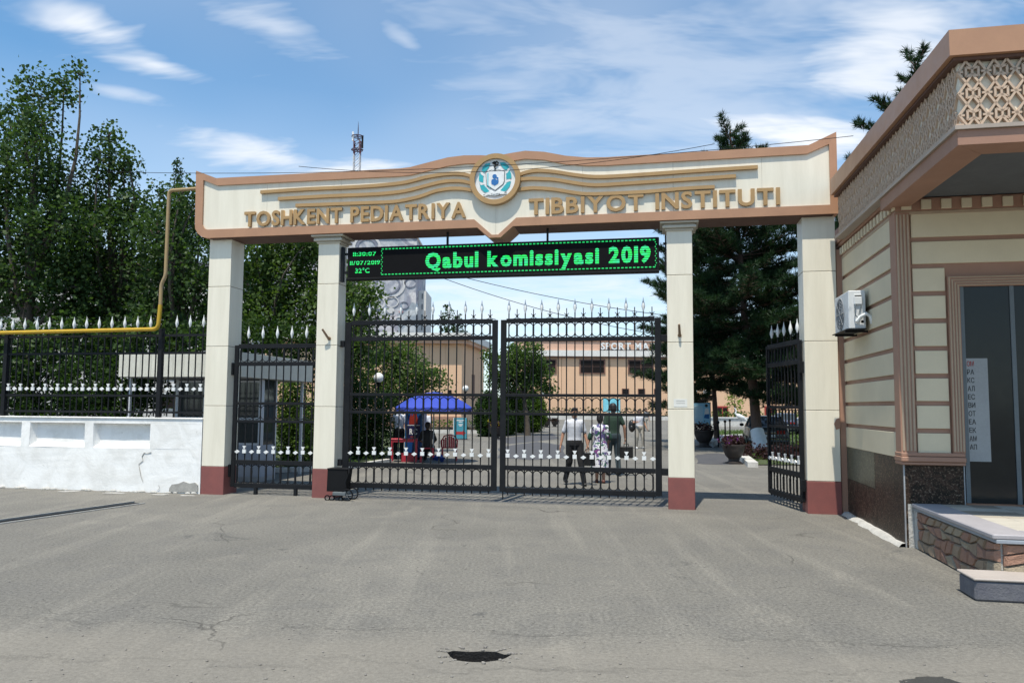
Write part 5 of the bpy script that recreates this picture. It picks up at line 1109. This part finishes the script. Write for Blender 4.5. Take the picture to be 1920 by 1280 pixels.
def chair(label, loc, rz, m, group=None):
    t = thing('plastic_chair', label, 'chair', loc, rz, group)
    part('seat', MB().box(-.22, .22, -.22, .22, .40, .43, .01), m, t)
    for x in (-.22, .22):
        for y in (-.21, .21): part('leg', MB().prism([(x-.035, 0), (x+.035, 0), (x+.025, .41), (x-.025, .41)], y-.02, y+.02), m, t)
        part('armrest', MB().tube([(x*1.12, -.24, .42), (x*1.2, -.24, .60), (x*1.2, 0, .64), (x*1.1, .22, .66)], .022, 6), m, t)
    bk = MB()
    for k in range(7):
        x = -.18+k*.06; bk.box(x-.027, x+.027, .2+.02*math.cos(k-3), .225+.02*math.cos(k-3), .43, .80-.012*(k-3)**2)
    part('back_slats', bk, m, t); part('back_rim', MB().tube([(-.24, .22, .43), (-.25, .24, .64), (-.17, .26, .79), (0, .27, .835), (.17, .26, .79), (.25, .24, .64), (.24, .22, .43)], .024, 6), m, t); return t
chair('empty red plastic armchair facing away beside the parasol pole', gnd(842, 863), R(186), M['redplastic']); 
sp_ = gnd(800, 866); stl = thing('plastic_stool', 'red plastic stool under the seated person in black', 'stool', sp_+Vector((0, .12, 0)), R(8)); part('seat', MB().box(-.2, .2, -.2, .2, .41, .45, .01), M['redplastic'], stl)
for x in (-.17, .17):
    for y in (-.17, .17): part('leg', MB().prism([(x*1.15-.035, 0), (x*1.15+.035, 0), (x+.03, .41), (x-.03, .41)], y-.03, y+.03), M['redplastic'], stl)
bs = thing('blue_basin', 'blue plastic basin on the ground between the red stool and the red armchair', 'basin', gnd(822, 866)); bmat = mat('blue_plastic', (.015, .05, .25), .4)
part('bowl', MB().lathe([(.12, 0), (.16, .02), (.21, .14), (.225, .15), (.205, .14), (.155, .03)], 18), bmat, bs, True); part('cloth_lump', MB().ball((0, 0, .14), (.16, .15, .12), 10, 7), bmat, bs, True)
# ---- sign boards
def board(name, label, px0, px1, py0, py1, Y, m, foot_py=None, kind_='sign'):
    a, b = at(px0, py0, Y), at(px1, py1, Y); x0, x1, z1, z0 = a.x, b.x, a.z, b.z; c = Vector(((x0+x1)/2, Y, 0)); t = thing(name, label, kind_, c); hw = (x1-x0)/2
    part('panel', MB().box(-hw, hw, 0, .04, z0, z1, .006), m, t)
    for s in (-1, 1): part('leg', MB().box(s*hw-.025, s*hw+.025, .005, .05, 0, z1), M['black'], t)
    return t, hw, z0, z1
cyan = mat('cyan_print', (.04, .30, .42), .5)
Y = gnd(862, 824).y; t, hw, z0, z1 = board('sandwich_board', 'teal sandwich board with a red arrow pointing at the drive', 852, 875, 783, 822, Y, mat('teal_board', (.06, .28, .36), .5)); h = z1-z0
part('white_edge', MB().box(-hw-.06, -hw-.027, -.01, .06, z0, z1), M['whitep'], t); part('rear_panel', MB().box(-hw, hw, .35, .38, 0.02, z1-.1), M['whitep'], t)
ra = mat('red_arrow', (.42, .03, .03), .5); part('arrow', MB().prism([(-hw*.8, z0+h*.2), (hw*.35, z0+h*.2), (hw*.35, z0+h*.14), (hw*.85, z0+h*.27), (hw*.35, z0+h*.4), (hw*.35, z0+h*.34), (-hw*.8, z0+h*.34)], -.006, -.001), ra, t)
for k, (l, w_) in enumerate(((.86, .7), (.78, .3), (.66, .35), (.6, .2))): part('printed_line', MB().box(-hw*w_, hw*w_, -.005, -.001, z0+h*l, z0+h*l+.045), M['whitep'], t)
t, hw, z0, z1 = board('information_board', 'blue health poster board on two legs beside the flower urn', 1297, 1332, 755, 797, 34.8, mat('poster_blue', (.34, .62, .78), .45, (.24, .54, .74), 1.5))
for k in range(9): part('printed_line', MB().box(-hw*.9, hw*.18, -.006, -.001, z1-.18-k*.09, z1-.155-k*.09), M['whitep'], t)
part('frame', MB().box(-hw-.03, hw+.03, -.008, .045, z1+.001, z1+.04).box(-hw-.03, hw+.03, -.008, .045, z0-.04, z0-.001), M['black'], t)
def disc2(cx, cz, rx, rz): return [(cx+rx*math.cos(2*math.pi*k/14), cz+rz*math.sin(2*math.pi*k/14)) for k in range(14)]
part('printed_figure', MB().prism([(hw*.35, z1-.55), (hw*.9, z1-.5), (hw*.8, z1-.25), (hw*.45, z1-.25)], -.006, -.001), M['whitep'], t); part('printed_hair', MB().prism(disc2(hw*.58, z1-.12, .07, .07), -.007, -.001), M['ink'], t); part('printed_coat', MB().prism([(hw*.3, z1-.68), (hw*.85, z1-.72), (hw*.9, z1-.5), (hw*.4, z1-.52)], -.0065, -.001), M['blue'], t)
t, hw, z0, z1 = board('information_board', 'bright cyan board behind the walking people in front of the sports hall', 1131, 1163, 747, 773, 92, mat('cyan_board', (.10, .50, .62), .5, (.30, .62, .70), .6, 6, .3))
Y = gnd(967, 808).y; t, hw, z0, z1 = board('stand_board', 'narrow white stand board beside the thujas', 962, 974, 777, 807, min(Y, 52), mat('white_stand', (.45, .48, .58), .5))
part('side_strip', MB().box(-hw-.05, -hw-.026, -.01, .05, z0, z1), M['whitep'], t)
# ---- urns
def urn(label, px, py, dpx, m, Y=None):
    p = gnd(px, py); Y = p.y; r = dpx/2*Y/F_PX; t = thing('flower_urn', label, 'planter', p, 0, 'dark goblet flower urns'); k = r/.4
    part('bowl', MB().lathe([(.27*k, 0), (.27*k, .06*k), (.19*k, .1*k), (.19*k, .18*k), (.3*k, .3*k), (.38*k, .5*k), (.4*k, .64*k), (.42*k, .66*k), (.42*k, .7*k), (.36*k, .7*k), (.3*k, .62*k)], 20), M['urn'], t, True)
    part('plinth', MB().box(-.26*k, .26*k, -.26*k, .26*k, -.01, .045*k), M['urn'], t)
    n = 120; P = np.stack([NR.normal(0, .2*k, n), NR.normal(0, .2*k, n), NR.uniform(.66*k, .95*k, n)], 1); leaf_cloud('plants', P, .09, 5, .05, LM['maroon'], t, (0, 0, 0))['kind'] = 'stuff'; leaf_cloud('flowers', P[:26]+np.array([-.08*k, 0, .06*k]), .07, 4, .04, m, t, (0, 0, 0))['kind'] = 'stuff'; return t
M['urn'] = mat('dark_cast_urn', (.02, .016, .015), .6, (.05, .04, .035), 5, 40, .2, .3)
urn('dark goblet urn with purple petunias beside the kerb end', 1376, 869, 41, LM['purple']); urn('dark goblet urn under the blue poster board', 1320, 838, 36, LM['rosef'])
urn('dark goblet urn with yellow flowers behind the gate stiles', 930, 823, 26, LM['yellow']); urn('dark urn at the foot of the white stand board', 981, 808, 15, LM['thuja']); urn('dark urn beside the broad thuja', 1004, 803, 18, LM['thuja']); urn('dark urn with a clipped ball shrub on the drive side', 1025, 801, 14, LM['dark']); urn('dark urn last in the row towards the sports hall', 1040, 800, 13, LM['dark'])
# chain posts
for k, (px, py) in enumerate(((1347, 838), (1360, 833), (1369, 828))):
    p = gnd(px, py); t = thing('chain_post', 'thin dark chain post %s' % ('nearest the blue poster board', 'in the middle of the three', 'with the ball nearest the parked car')[k], 'post', p, 0, 'chain posts at the lawn edge'); part('shaft', MB().tube([(0, 0, 0), (0, 0, 1.05)], .035, 8), M['black'], t); part('ball', MB().ball((0, 0, 1.1), .07, 10, 8), M['black'], t, True)
shrub('low maroon bedding plants round the pine trunk', [((g.x+dx, g.y+dy, .15), .35) for g in (gnd(1425, 862),) for dx, dy in ((-.5, 0), (.2, .1), (.8, 0), (1.4, .2), (2.0, .1))], LM['maroon'], .09, 40); hedge('knee high green hedge behind the open gate', gnd(1445, 850).x, gnd(1445, 850).x+5, 25.5, 27.2, .55, LM['thuja'], .09, 160)
# heron statue
hp = Vector((at(1388, 790, 66).x, 66, 0)); hn = thing('heron_statue', 'white heron statue on thin legs in front of the garden wall', 'statue', hp)
part('body', MB().ball((0, 0, 1.0), (.42, .17, .2), 14, 10, rot=Matrix.Rotation(R(28), 3, 'Y')), M['whitep'], hn, True); part('neck', MB().tube([(-.28, 0, 1.12), (-.42, 0, 1.3), (-.34, 0, 1.5), (-.42, 0, 1.68), (-.5, 0, 1.72)], [.1, .07, .05, .05, .06], 8), M['whitep'], hn, True)
part('beak', MB().tube([(-.5, 0, 1.72), (-.8, 0, 1.67)], [.04, .008], 6), M['gold'], hn); part('tail', MB().prism([(.2, .9), (.62, .62), (.66, .7), (.3, 1.08)], -.06, .06), M['whitep'], hn)
for y in (-.07, .07): part('leg', MB().tube([(.0+y, y, .86), (.04+y, y, .45), (.0+y, y, 0)], .022, 6), M['grey'], hn)
# ================================================================== cars
def car(label, loc, rz, paint):
    t = thing('parked_car', label, 'car', loc, rz, 'cars parked inside'); W = .84
    # stations along x (front +x): x, half width low, z bottom, z belt, half width belt
    st_ = [(-2.15, .70, .34, .80, .66), (-2.08, .79, .26, .92, .74), (-1.6, .84, .22, .97, .80), (-.9, .85, .2, .95, .82), (0, .85, .2, .93, .82), (.9, .85, .2, .90, .81), (1.5, .84, .22, .84, .78), (2.0, .79, .26, .72, .72), (2.12, .68, .34, .60, .62)]
    mb = MB(); vs = []
    for x, w_, z0, z1, wb in st_: vs += [(x, s*a, z) for s, a, z in ((-1, w_*.9, z0), (-1, w_, z0+.18), (-1, w_, z0+.36), (-1, wb, z1), (-1, wb*.6, z1+.03), (1, wb*.6, z1+.03), (1, wb, z1), (1, w_, z0+.36), (1, w_, z0+.18), (1, w_*.9, z0))]
    n_ = 10; mb.add(vs, [(i*n_+k, i*n_+(k+1) % n_, (i+1)*n_+(k+1) % n_, (i+1)*n_+k) for i in range(len(st_)-1) for k in range(n_)]+[tuple(range(n_)), tuple(range((len(st_)-1)*n_, len(st_)*n_))]); part('body', mb, paint, t, True)
    cab = [(-1.55, .74, .97), (-.85, .58, 1.38), (.35, .58, 1.40), (1.05, .74, .92)]; mb = MB(); vs = []
    for x, w_, z in cab: vs += [(x, -w_, z), (x, w_, z)]
    b0 = [(-1.55, -.78, .93), (-1.55, .78, .93), (1.05, -.78, .88), (1.05, .78, .88)]; 
    gm = M['carglass']; part('rear_window', MB().add([(-1.57, -.72, .985), (-1.57, .72, .985), (-.9, .55, 1.37), (-.9, -.55, 1.37)], [(0, 1, 2, 3)]), gm, t); part('windshield', MB().add([(1.07, -.74, .93), (1.07, .74, .93), (.4, .56, 1.385), (.4, -.56, 1.385)], [(0, 1, 2, 3)]), gm, t)
    part('roof', MB().add([(-.95, -.58, 1.36), (-.95, .58, 1.36), (.45, .58, 1.37), (.45, -.58, 1.37), (-.7, -.5, 1.42), (-.7, .5, 1.42), (.25, .5, 1.43), (.25, -.5, 1.43)], [(4, 5, 6, 7), (0, 1, 5, 4), (1, 2, 6, 5), (2, 3, 7, 6), (3, 0, 4, 7)]), paint, t, True)
    for s in (-1, 1):
        part('side_window', MB().add([(-1.4, s*.775, .965), (.95, s*.775, .93), (.38, s*.605, 1.365), (-.88, s*.605, 1.365)], [(0, 1, 2, 3)]), gm, t)
        for pts in ([(-1.62, s*.77, .95), (-.9, s*.59, 1.38)], [(1.12, s*.775, .9), (.42, s*.59, 1.385)], [(-.25, s*.785, .94), (-.25, s*.612, 1.375)]): part('roof_post', MB().tube(pts, .035, 5), paint, t)
        part('tail_light', MB().box(-2.165, -2.1, s*.47-.17, s*.47+.17, .68, .83, .01), M['tail'], t); part('headlight', MB().box(2.0, 2.125, s*.45-.15, s*.45+.15, .55, .68, .01), M['whitep'], t)
        part('mirror', MB().ball((.8, s*.93, 1.0), (.06, .1, .07), 8, 6), M['ledback'], t); part('sill_trim', MB().box(-1.7, 1.6, s*.855-.01, s*.855+.01, .52, .56), M['ledback'], t); part('door_handle', MB().box(-.45, -.3, s*.845-.015, s*.845+.015, .82, .85), M['chrome'], t)
        for x in (-1.3, 1.32):
            w_ = part('wheel', MB().tube([(x, s*.86, .30), (x, s*.68, .30)], .30, 18), M['ledback'], t, True); part('rim', MB().tube([(x, s*.868, .30), (x, s*.84, .30)], .19, 14), M['chrome'], w_)
    part('rear_bumper', MB().box(-2.24, -2.06, -.8, .8, .38, .52, .02), M['dkgrey'], t); part('bumper_trim', MB().box(-2.252, -2.235, -.78, .78, .46, .5), M['chrome'], t); part('boot_trim', MB().box(-2.175, -2.12, -.3, .3, .70, .76), M['chrome'], t); part('front_bumper', MB().box(2.03, 2.2, -.8, .8, .36, .5, .02), M['dkgrey'], t); part('number_plate', MB().box(-2.19, -2.17, -.24, .24, .56, .66), M['whitep'], t); return t
M['chrome'] = mat('chrome', (.7, .71, .72), .15, metal=1.0, bmp=0); M['tail'] = mat('tail_light_red', (.3, .015, .01), .25); M['carglass'] = glassy('car_glass', (.03, .035, .035), .03)
def carpaint(n, c): m, nt, b = nodes(n); b.inputs['Base Color'].default_value = (*c, 1); b.inputs['Roughness'].default_value = .35; b.inputs['Metallic'].default_value = .2; b.inputs['Coat Weight'].default_value = .5; bump(nt, b, noise(nt, objco(nt), 4, 2), .02); return m
cp_ = gnd(1452, 845)
car('dark silver sedan parked behind the whitewashed pine trunk', cp_+Vector((.35, 2.2, 0)), R(90-14), carpaint('silver_green_paint', (.05, .06, .058))); car('dark blue car parked farther off behind the open gate', Vector((at(1472, 770, 52).x, 52, 0)), R(90-20), carpaint('navy_paint', (.02, .03, .07)))
# ================================================================== overhead cables
def cable(label, A, B, sag, r=.012):
    A, B = Vector(A), Vector(B); c = A; t = thing('overhead_cable', label, 'cable', A); part('wire', MB().tube([A.lerp(B, k/24)-Vector((0, 0, sag*4*(k/24)*(1-k/24)))-A for k in range(25)], r, 4), M['ledback'], t)
def gp3(px, py, y): x, z = G(px, py, y); return gw(x, y, z)
cable('thin cable crossing in front of the portal top', gp3(200, 322, -2.5), gp3(1600, 255, -2.5), .2, .0045); cable('slack cable crossing behind the emblem end of the portal', gp3(560, 312, -2.4), gp3(1340, 270, -2.4), .24, .0045)
cable('upper distant cable seen under the LED board', at(760, 490, 60), at(1330, 600, 60), .6, .025); cable('lower distant cable seen under the LED board', at(800, 510, 62), at(1330, 640, 62), .8, .025)

# ---- loose grit and paint splashes on the paving
grit = MB()
for k in range(420):
    px, py = random.uniform(-50, 1950), random.uniform(940, 1279); p = gnd(px, py); r = random.uniform(.004, .011)
    if abs((p-hc).x) < .4 and abs((p-hc).y) < .2: continue
    grit.ball((p.x, p.y, r*.4), (r*random.uniform(.8, 1.6), r, r*.6), 5, 3)
for k in range(70):
    a = random.uniform(0, 6.28); q = hole[k % len(hole)]; e = q+(q-hc).normalized()*abs(random.gauss(0, .06)); r = random.uniform(.004, .014); grit.ball((e.x, e.y, r*.4), (r*1.3, r, r*.7), 5, 3)
tag(link('grit', grit.mesh('grit'), mats=mat('grit_stone', (.3, .28, .25), .9, (.12, .11, .1), 30)), 'loose pale and dark grit scattered over the paving', 'grit', kind='stuff')
M['splash'] = mat('whitewash_splash', (.42, .415, .39), .9, (.28, .27, .25), 12, 60, .2, .4)
def blot(cx, cy, rx, ry, n=13):
    P = []
    for k in range(n): a = 2*math.pi*k/n; q = random.uniform(.45, 1.1); P.append(gnd(cx+rx*q*math.cos(a), cy+ry*q*math.sin(a)))
    return P
for a in ((130, 921, 26, 2.0), (215, 924, 30, 1.6), (300, 927, 26, 1.6), (352, 929, 20, 1.4)): sheet('whitewash_splash', blot(*a), .006, M['splash'])
# ================================================================== people
SK = mat('skin', (.42, .23, .15), .55, (.38, .2, .13), 6, 60, .04, .05); HAIR = mat('black_hair', (.012, .010, .009), .6)
def remesh(mb, voxel, name, m, parent, it=3):
    me = mb.mesh(name); o = bpy.data.objects.new('tmp', me); COL.objects.link(o)
    a = o.modifiers.new('r', 'REMESH'); a.mode = 'VOXEL'; a.voxel_size = voxel; a.use_smooth_shade = True
    s = o.modifiers.new('s', 'SMOOTH'); s.iterations = it; s.factor = .5
    dg = bpy.context.evaluated_depsgraph_get(); m2 = bpy.data.meshes.new_from_object(o.evaluated_get(dg)); bpy.data.objects.remove(o); bpy.data.meshes.remove(me)
    m2.name = name; m2.materials.clear(); m2.polygons.foreach_set('use_smooth', [True]*len(m2.polygons)); return link(name, m2, parent, mats=m)
def person(label, loc, rz, H, J, shirt, trousers, shoe, sleeve=.55, female=False, dress=None, vox=.013, group=None, hair=HAIR, open_hand=True, long_hair=False):
    """figure facing -y. J: joint overrides in metres for a 1.72 m body"""
    t = thing('person', label, 'person', loc, rz, group); k = H/1.72; K = lambda p: Vector(p)*k
    j = dict(hipL=(.09, 0, .92), hipR=(-.09, 0, .92), kneeL=(.1, -.02, .49), kneeR=(-.1, -.02, .49), ankL=(.1, .02, .08), ankR=(-.1, .02, .08), shL=(.165, 0, 1.395), shR=(-.165, 0, 1.395), elL=(.215, .03, 1.12), elR=(-.215, .03, 1.12), wrL=(.25, -.03, .88), wrR=(-.25, -.03, .88), head=(0, -.02, 1.60), pel=(0, 0, .95), chest=(0, 0, 1.30), neck=(0, 0, 1.46), toeL=(0, -1, 0), toeR=(0, -1, 0)); j.update(J)
    j = {a: (K(b) if not a.startswith('toe') else Vector(b)) for a, b in j.items()}
    sw = .92 if female else 1.0
    def torso(mb, e):
        vs = []; n_ = 18; rg = [(.84, .10, .08), (.87, .150, .105), (.95, .158, .112), (1.06, .140*sw, .100), (1.18, .148*sw, .108), (1.30, .165*sw, .115), (1.38, .172*sw, .100), (1.43, .135*sw, .078), (1.465, .07, .06)]
        for z, a, b in rg: vs += [(j['pel'].x+(a+e)*k*math.cos(2*math.pi*q/n_), j['pel'].y+(b+e)*k*math.sin(2*math.pi*q/n_), z*k) for q in range(n_)]
        mb.add(vs, [(i*n_+q, i*n_+(q+1) % n_, (i+1)*n_+(q+1) % n_, (i+1)*n_+q) for i in range(len(rg)-1) for q in range(n_)]+[tuple(range(n_-1, -1, -1)), tuple(range((len(rg)-1)*n_, len(rg)*n_))])
        mb.cap_(j['shL'], j['shR'], (.05+e)*k, (.05+e)*k); mb.cap_(j['chest'].lerp(j['neck'], .5), j['neck'], (.085+e)*k, (.055+e*.5)*k)
    def legs(mb, e, upto=1.0):
        for s in 'LR':
            mb.cap_(j['hip'+s], j['knee'+s], (.086+e)*k, (.058+e)*k); a = j['knee'+s].lerp(j['ank'+s], upto); mb.cap_(j['knee'+s], a, (.056+e)*k, ((.042 if upto > .8 else .05)+e)*k)
    body = MB(); torso(body, 0); legs(body, 0); h = j['head']
    body.cap_(j['neck'], h+K((0, .01, -.07)), .055*k, .052*k); body.ball(h, (.076*k, .094*k, .112*k), 16, 12); body.ball(h+K((0, -.035, -.065)), (.05*k, .055*k, .05*k), 10, 8)
    body.cap_(h+K((0, -.09, .01)), h+K((0, -.108, -.025)), .011*k, .015*k, 6); body.ball(h+K((0, -.088, -.058)), (.026*k, .014*k, .011*k), 8, 6)
    for s in (-1, 1): body.ball(h+K((s*.078, .01, -.005)), (.012*k, .024*k, .034*k), 8, 6)
    for s, sg in (('L', 1), ('R', -1)):
        body.cap_(j['sh'+s], j['el'+s], .046*k, .038*k); body.cap_(j['el'+s], j['wr'+s], .039*k, .027*k)
        d = (j['wr'+s]-j['el'+s]).normalized(); w0 = j['wr'+s]; palm = w0+d*.055*k; side = Vector((0, 1, 0))-d*d.y; side.normalize(); nrm = d.cross(side)
        body.ball(palm, (.02*k, .042*k, .05*k), 10, 8, rot=Matrix((nrm, side, d)).transposed())
        for i, l in enumerate((.068, .078, .072, .055)):
            b0 = palm+d*.035*k+side*(.028-.019*i)*-1*k; m_ = b0+(d*.9+nrm*.25*-sg).normalized()*l*.55*k; body.cap_(b0, m_, .0098*k, .009*k, 6); body.cap_(m_, m_+(d*.6+nrm*.75*-sg).normalized()*l*.5*k, .009*k, .0075*k, 6)
        tb_ = palm-side*.03*k-d*.02*k; body.cap_(tb_, tb_+(d*.6-side*.6).normalized()*.055*k, .012*k, .0095*k, 6)
        f = j['ank'+s]; body.cap_(f, f+Vector((0, 0, -.04*k))+j['toe'+s]*.08*k, .034*k, .024*k)
    remesh(body, min(vox, .011), 'body', SK, t)
    ey = MB()
    for s in (-1, 1): ey.ball(h+K((s*.03, -.084, .012)), (.014*k, .008*k, .008*k), 8, 6); ey.box(h.x+(s*.03-.018)*k, h.x+(s*.03+.018)*k, h.y-.094*k, h.y-.084*k, h.z+.03*k, h.z+.036*k)
    part('eyes_and_brows', ey, HAIR, t); part('mouth', MB().ball(h+K((0, -.1, -.058)), (.022*k, .005*k, .005*k), 8, 4), mat('lips', (.3, .1, .08), .5) if 'lips' not in bpy.data.materials else bpy.data.materials['lips'], t)
    hr = MB(); hr.ball(h+K((0, .022, .03)), (.086*k, .094*k, .1*k), 16, 12); hr.ball(h+K((0, .05, -.01)), (.08*k, .07*k, .1*k), 12, 8); hr.ball(h+K((0, -.03, .085)), (.075*k, .07*k, .04*k), 12, 8)
    if long_hair: hr.ball(h+K((0, .06, -.08)), (.085*k, .06*k, .09*k), 12, 8)
    remesh(hr, .012, 'hair', hair, t, 2)
    if shirt:
        sh_ = MB(); torso(sh_, .013)
        for s in 'LR': e_ = j['sh'+s].lerp(j['el'+s], sleeve) if sleeve <= 1 else j['el'+s]; sh_.cap_(j['sh'+s], e_, .058*k, .058*k)
        remesh(sh_, vox, 'shirt', shirt, t, 5)
        cl = MB(); n0 = j['neck']+K((0, 0, -.005)); cl.tube([n0+K((.062*math.cos(a), .06*math.sin(a)-.005, .012*math.sin(a))) for a in [2*math.pi*i/14 for i in range(15)]], .014*k, 6, cap=False); part('collar', cl, shirt, t, True)
    if trousers: tr_ = MB(); tr_.ball(j['pel']+K((0, 0, -.06)), (.165*k, .122*k, .11*k), 14, 10); tr_.lathe([(.13*k, .84*k), (.172*k, .88*k), (.176*k, .95*k), (.165*k, 1.0*k), (.14*k, 1.005*k)], 18, (j['pel'].x, j['pel'].y, 0)); tr_.v = [(x, j['pel'].y+(y-j['pel'].y)*.78, z) for x, y, z in tr_.v]; legs(tr_, .016); remesh(tr_, vox, 'trousers', trousers, t, 2)
    if dress:
        dm = MB(); rings_ = [(1.05, .155, .125), (.92, .20, .16), (.75, .215, .18), (.55, .225, .195), (.36, .235, .21)]; n_ = 28; vs = []
        for i, (z, a, b) in enumerate(rings_):
            for q in range(n_): w_ = 1+.05*i/4*math.sin(q*2*math.pi/n_*7); vs.append(((a*w_*math.cos(2*math.pi*q/n_))*k, (b*w_*math.sin(2*math.pi*q/n_))*k, z*k))
        dm.add(vs, [(i*n_+q, i*n_+(q+1) % n_, (i+1)*n_+(q+1) % n_, (i+1)*n_+q) for i in range(len(rings_)-1) for q in range(n_)]); part('dress_skirt', dm, dress, t, 'all')
    for s in 'LR':
        f = j['ank'+s]; d = j['toe'+s]; so = MB(); so.cap_(f+Vector((0, 0, -.035*k))-d*.035*k, f+Vector((0, 0, -.045*k))+d*.14*k, .05*k, .042*k); so.box(f.x-.04*k, f.x+.04*k, f.y-.05*k, f.y+.05*k, f.z-.078*k, f.z-.03*k, .01); remesh(so, .012, 'shoe', shoe, t, 1)
    return t
def cloth(n, c, sc_=14): return mat(n, c, .85, tuple(x*.85 for x in c), sc_, 90, .06, .5, .01)
WH = cloth('white_cotton', (.66, .68, .74)); BK = cloth('black_cloth', (.012, .012, .014)); BKS = mat('black_leather', (.012, .011, .011), .4); NV = cloth('dark_jeans', (.03, .05, .06)); GN = cloth('bottle_green_cotton', (.022, .05, .032)); BG = cloth('beige_cotton', (.42, .38, .32)); WS = mat('white_trainer', (.7, .7, .7), .5)
def floral():
    m, nt, b = nodes('floral_print'); v = objco(nt); col = (.72, .73, .78)
    for s, th_, c in ((11, .52, (.12, .10, .26)), (13, .55, (.03, .12, .08)), (9, .57, (.17, .05, .2))):
        tcn = N(nt, 'ShaderNodeVectorMath', operation='ADD'); L(nt, v, tcn.inputs[0]); tcn.inputs[1].default_value = (s*3.1, s, s*2.3); col = mix(nt, ramp(nt, noise(nt, tcn.outputs[0], s, 2, .5, .6), th_, th_+.03), col, c)
    L(nt, col, b.inputs['Base Color']); b.inputs['Roughness'].default_value = .85; return m
FLR = floral()
def on(px, py): p = gnd(px, py); return Vector((p.x, p.y, 0))
p1 = on(1077, 909)
person('man in white short sleeved shirt and black trousers walking out towards the gate', p1, R(4), 1.73, dict(kneeL=(.13, -.10, .50), ankL=(.19, -.16, .08), kneeR=(-.11, .02, .50), ankR=(-.17, .22, .12), elR=(-.25, .05, 1.13), wrR=(-.31, .0, .88), elL=(.24, .02, 1.13), wrL=(.29, -.05, .89)), WH, BK, BKS, .75, group='people walking through the gate yard')
bgp = p1+Vector((.31, .06, 0)); bag = thing('black_bag', 'black handbag held by the man in the white shirt', 'bag', bgp+Vector((0, -.12, .44))); part('pouch', MB().prism([(-.15, 0), (.15, 0), (.13, .28), (-.13, .28)], -.06, .06), BKS, bag); part('strap', MB().tube([(-.1, 0, .28), (-.06, 0, .36), (.06, 0, .36), (.1, 0, .28)], .01, 6), BKS, bag)
p2 = on(1125, 905)
wmn = person('woman in white and violet floral dress with green cuffs seen from behind', p2, R(172), 1.58, dict(kneeL=(.08, -.03, .49), ankL=(.08, -.06, .08), kneeR=(-.09, .0, .49), ankR=(-.09, .06, .08), elR=(-.24, .02, 1.12), wrR=(-.2, -.1, .9), elL=(.26, .0, 1.12), wrL=(.32, .04, .9)), FLR, None, mat('brown_sandal', (.12, .04, .03), .5), .9, True, FLR, group='people walking through the gate yard')
for s in (-1, 1):
    a, b = Vector((s*.18, 0, 1.42))*(1.58/1.72), Vector((s*.25, .01, 1.12))*(1.58/1.72); part('green_cuff', MB().cap_(a.lerp(b, .72), a.lerp(b, .98), .058, .06), cloth('green_cuff', (.015, .06, .04)) if s < 0 else bpy.data.materials['green_cuff'], wmn, True)
p3 = on(1150, 891)
person('tall man in dark green T-shirt and jeans seen from behind', p3, R(184), 1.85, dict(kneeL=(.1, -.06, .5), ankL=(.1, -.12, .08), kneeR=(-.1, 0, .5), ankR=(-.1, .16, .11), elR=(-.27, .02, 1.14), wrR=(-.29, -.02, .9)), GN, NV, BKS, .62, group='people walking through the gate yard')
bag = thing('black_bag', 'black briefcase carried by the tall man in green', 'bag', p3+Vector((.33, -.03, .45))); part('pouch', MB().box(-.17, .17, -.06, .06, 0, .3, .02), BKS, bag); part('handle', MB().tube([(-.06, 0, .3), (-.05, 0, .36), (.05, 0, .36), (.06, 0, .3)], .012, 6), BKS, bag)
p4_ = on(1199, 841)
bp = person('young man in white T-shirt and beige trousers with a backpack on one shoulder', p4_, R(6), 1.66, dict(kneeL=(.12, -.06, .5), ankL=(.17, -.02, .1), kneeR=(-.1, -.02, .5), ankR=(-.12, .1, .08), elR=(-.27, -.02, 1.14), wrR=(-.12, -.22, 1.18), elL=(.25, .05, 1.13), wrL=(.31, -.06, .9)), WH, BG, WS, .6, group='people walking through the gate yard')
bag = thing('backpack', 'black backpack hanging from the shoulder of the man in beige trousers', 'backpack', p4_+Vector((-.3, .1, .72))); part('pack', MB().ball((0, 0, .24), (.15, .13, .27), 14, 10), BKS, bag, True); part('strap', MB().tube([(.05, -.1, .45), (.12, -.16, .62), (.16, -.1, .68)], .02, 6), BKS, bag); part('pocket', MB().ball((-.02, -.1, .14), (.1, .06, .12), 10, 8), BKS, bag, True)
person('distant walker in grey in front of the sports hall', on(1212, 808), R(20), 1.68, dict(kneeL=(.1, -.08, .5), ankL=(.11, -.14, .08), ankR=(-.1, .14, .1)), cloth('grey_shirt', (.16, .17, .19)), BG, BKS, .6, vox=.02)
# at the drinks stand
ph = g0(749, 25.2)
person('man in white shirt and dark trousers holding a phone to his ear by the fridge', ph, R(196), 1.72, dict(elL=(.26, -.12, 1.2), wrL=(.17, -.13, 1.46), head=(0.0, -.03, 1.6)), WH, BK, BKS, .7, group='people at the drinks stand')
phn = thing('mobile_phone', 'small dark phone held at the ear of the man by the fridge', 'phone', ph+Vector((-.13, .15, 1.56))); part('case', MB().box(-.006, .006, -.035, .035, 0, .14, .003), M['ledback'], phn); part('screen', MB().box(.0065, .008, -.03, .03, .01, .13), M['glass'], phn)
person('person in white standing behind the fridge', g0(797, 26.4), R(170), 1.66, dict(), WH, BK, BKS, .7, group='people at the drinks stand')
person('person in black seated on a red stool with back to the gate', sp_+Vector((0, .12, -.46)), R(178), 1.7, dict(kneeL=(.12, -.42, .92), kneeR=(-.12, -.42, .92), ankL=(.12, -.40, .54), ankR=(-.12, -.40, .54), elL=(.25, -.06, 1.15), wrL=(.16, -.26, 1.04), elR=(-.25, -.06, 1.15), wrR=(-.16, -.26, 1.04)), BK, BK, BKS, .95, group='people at the drinks stand')
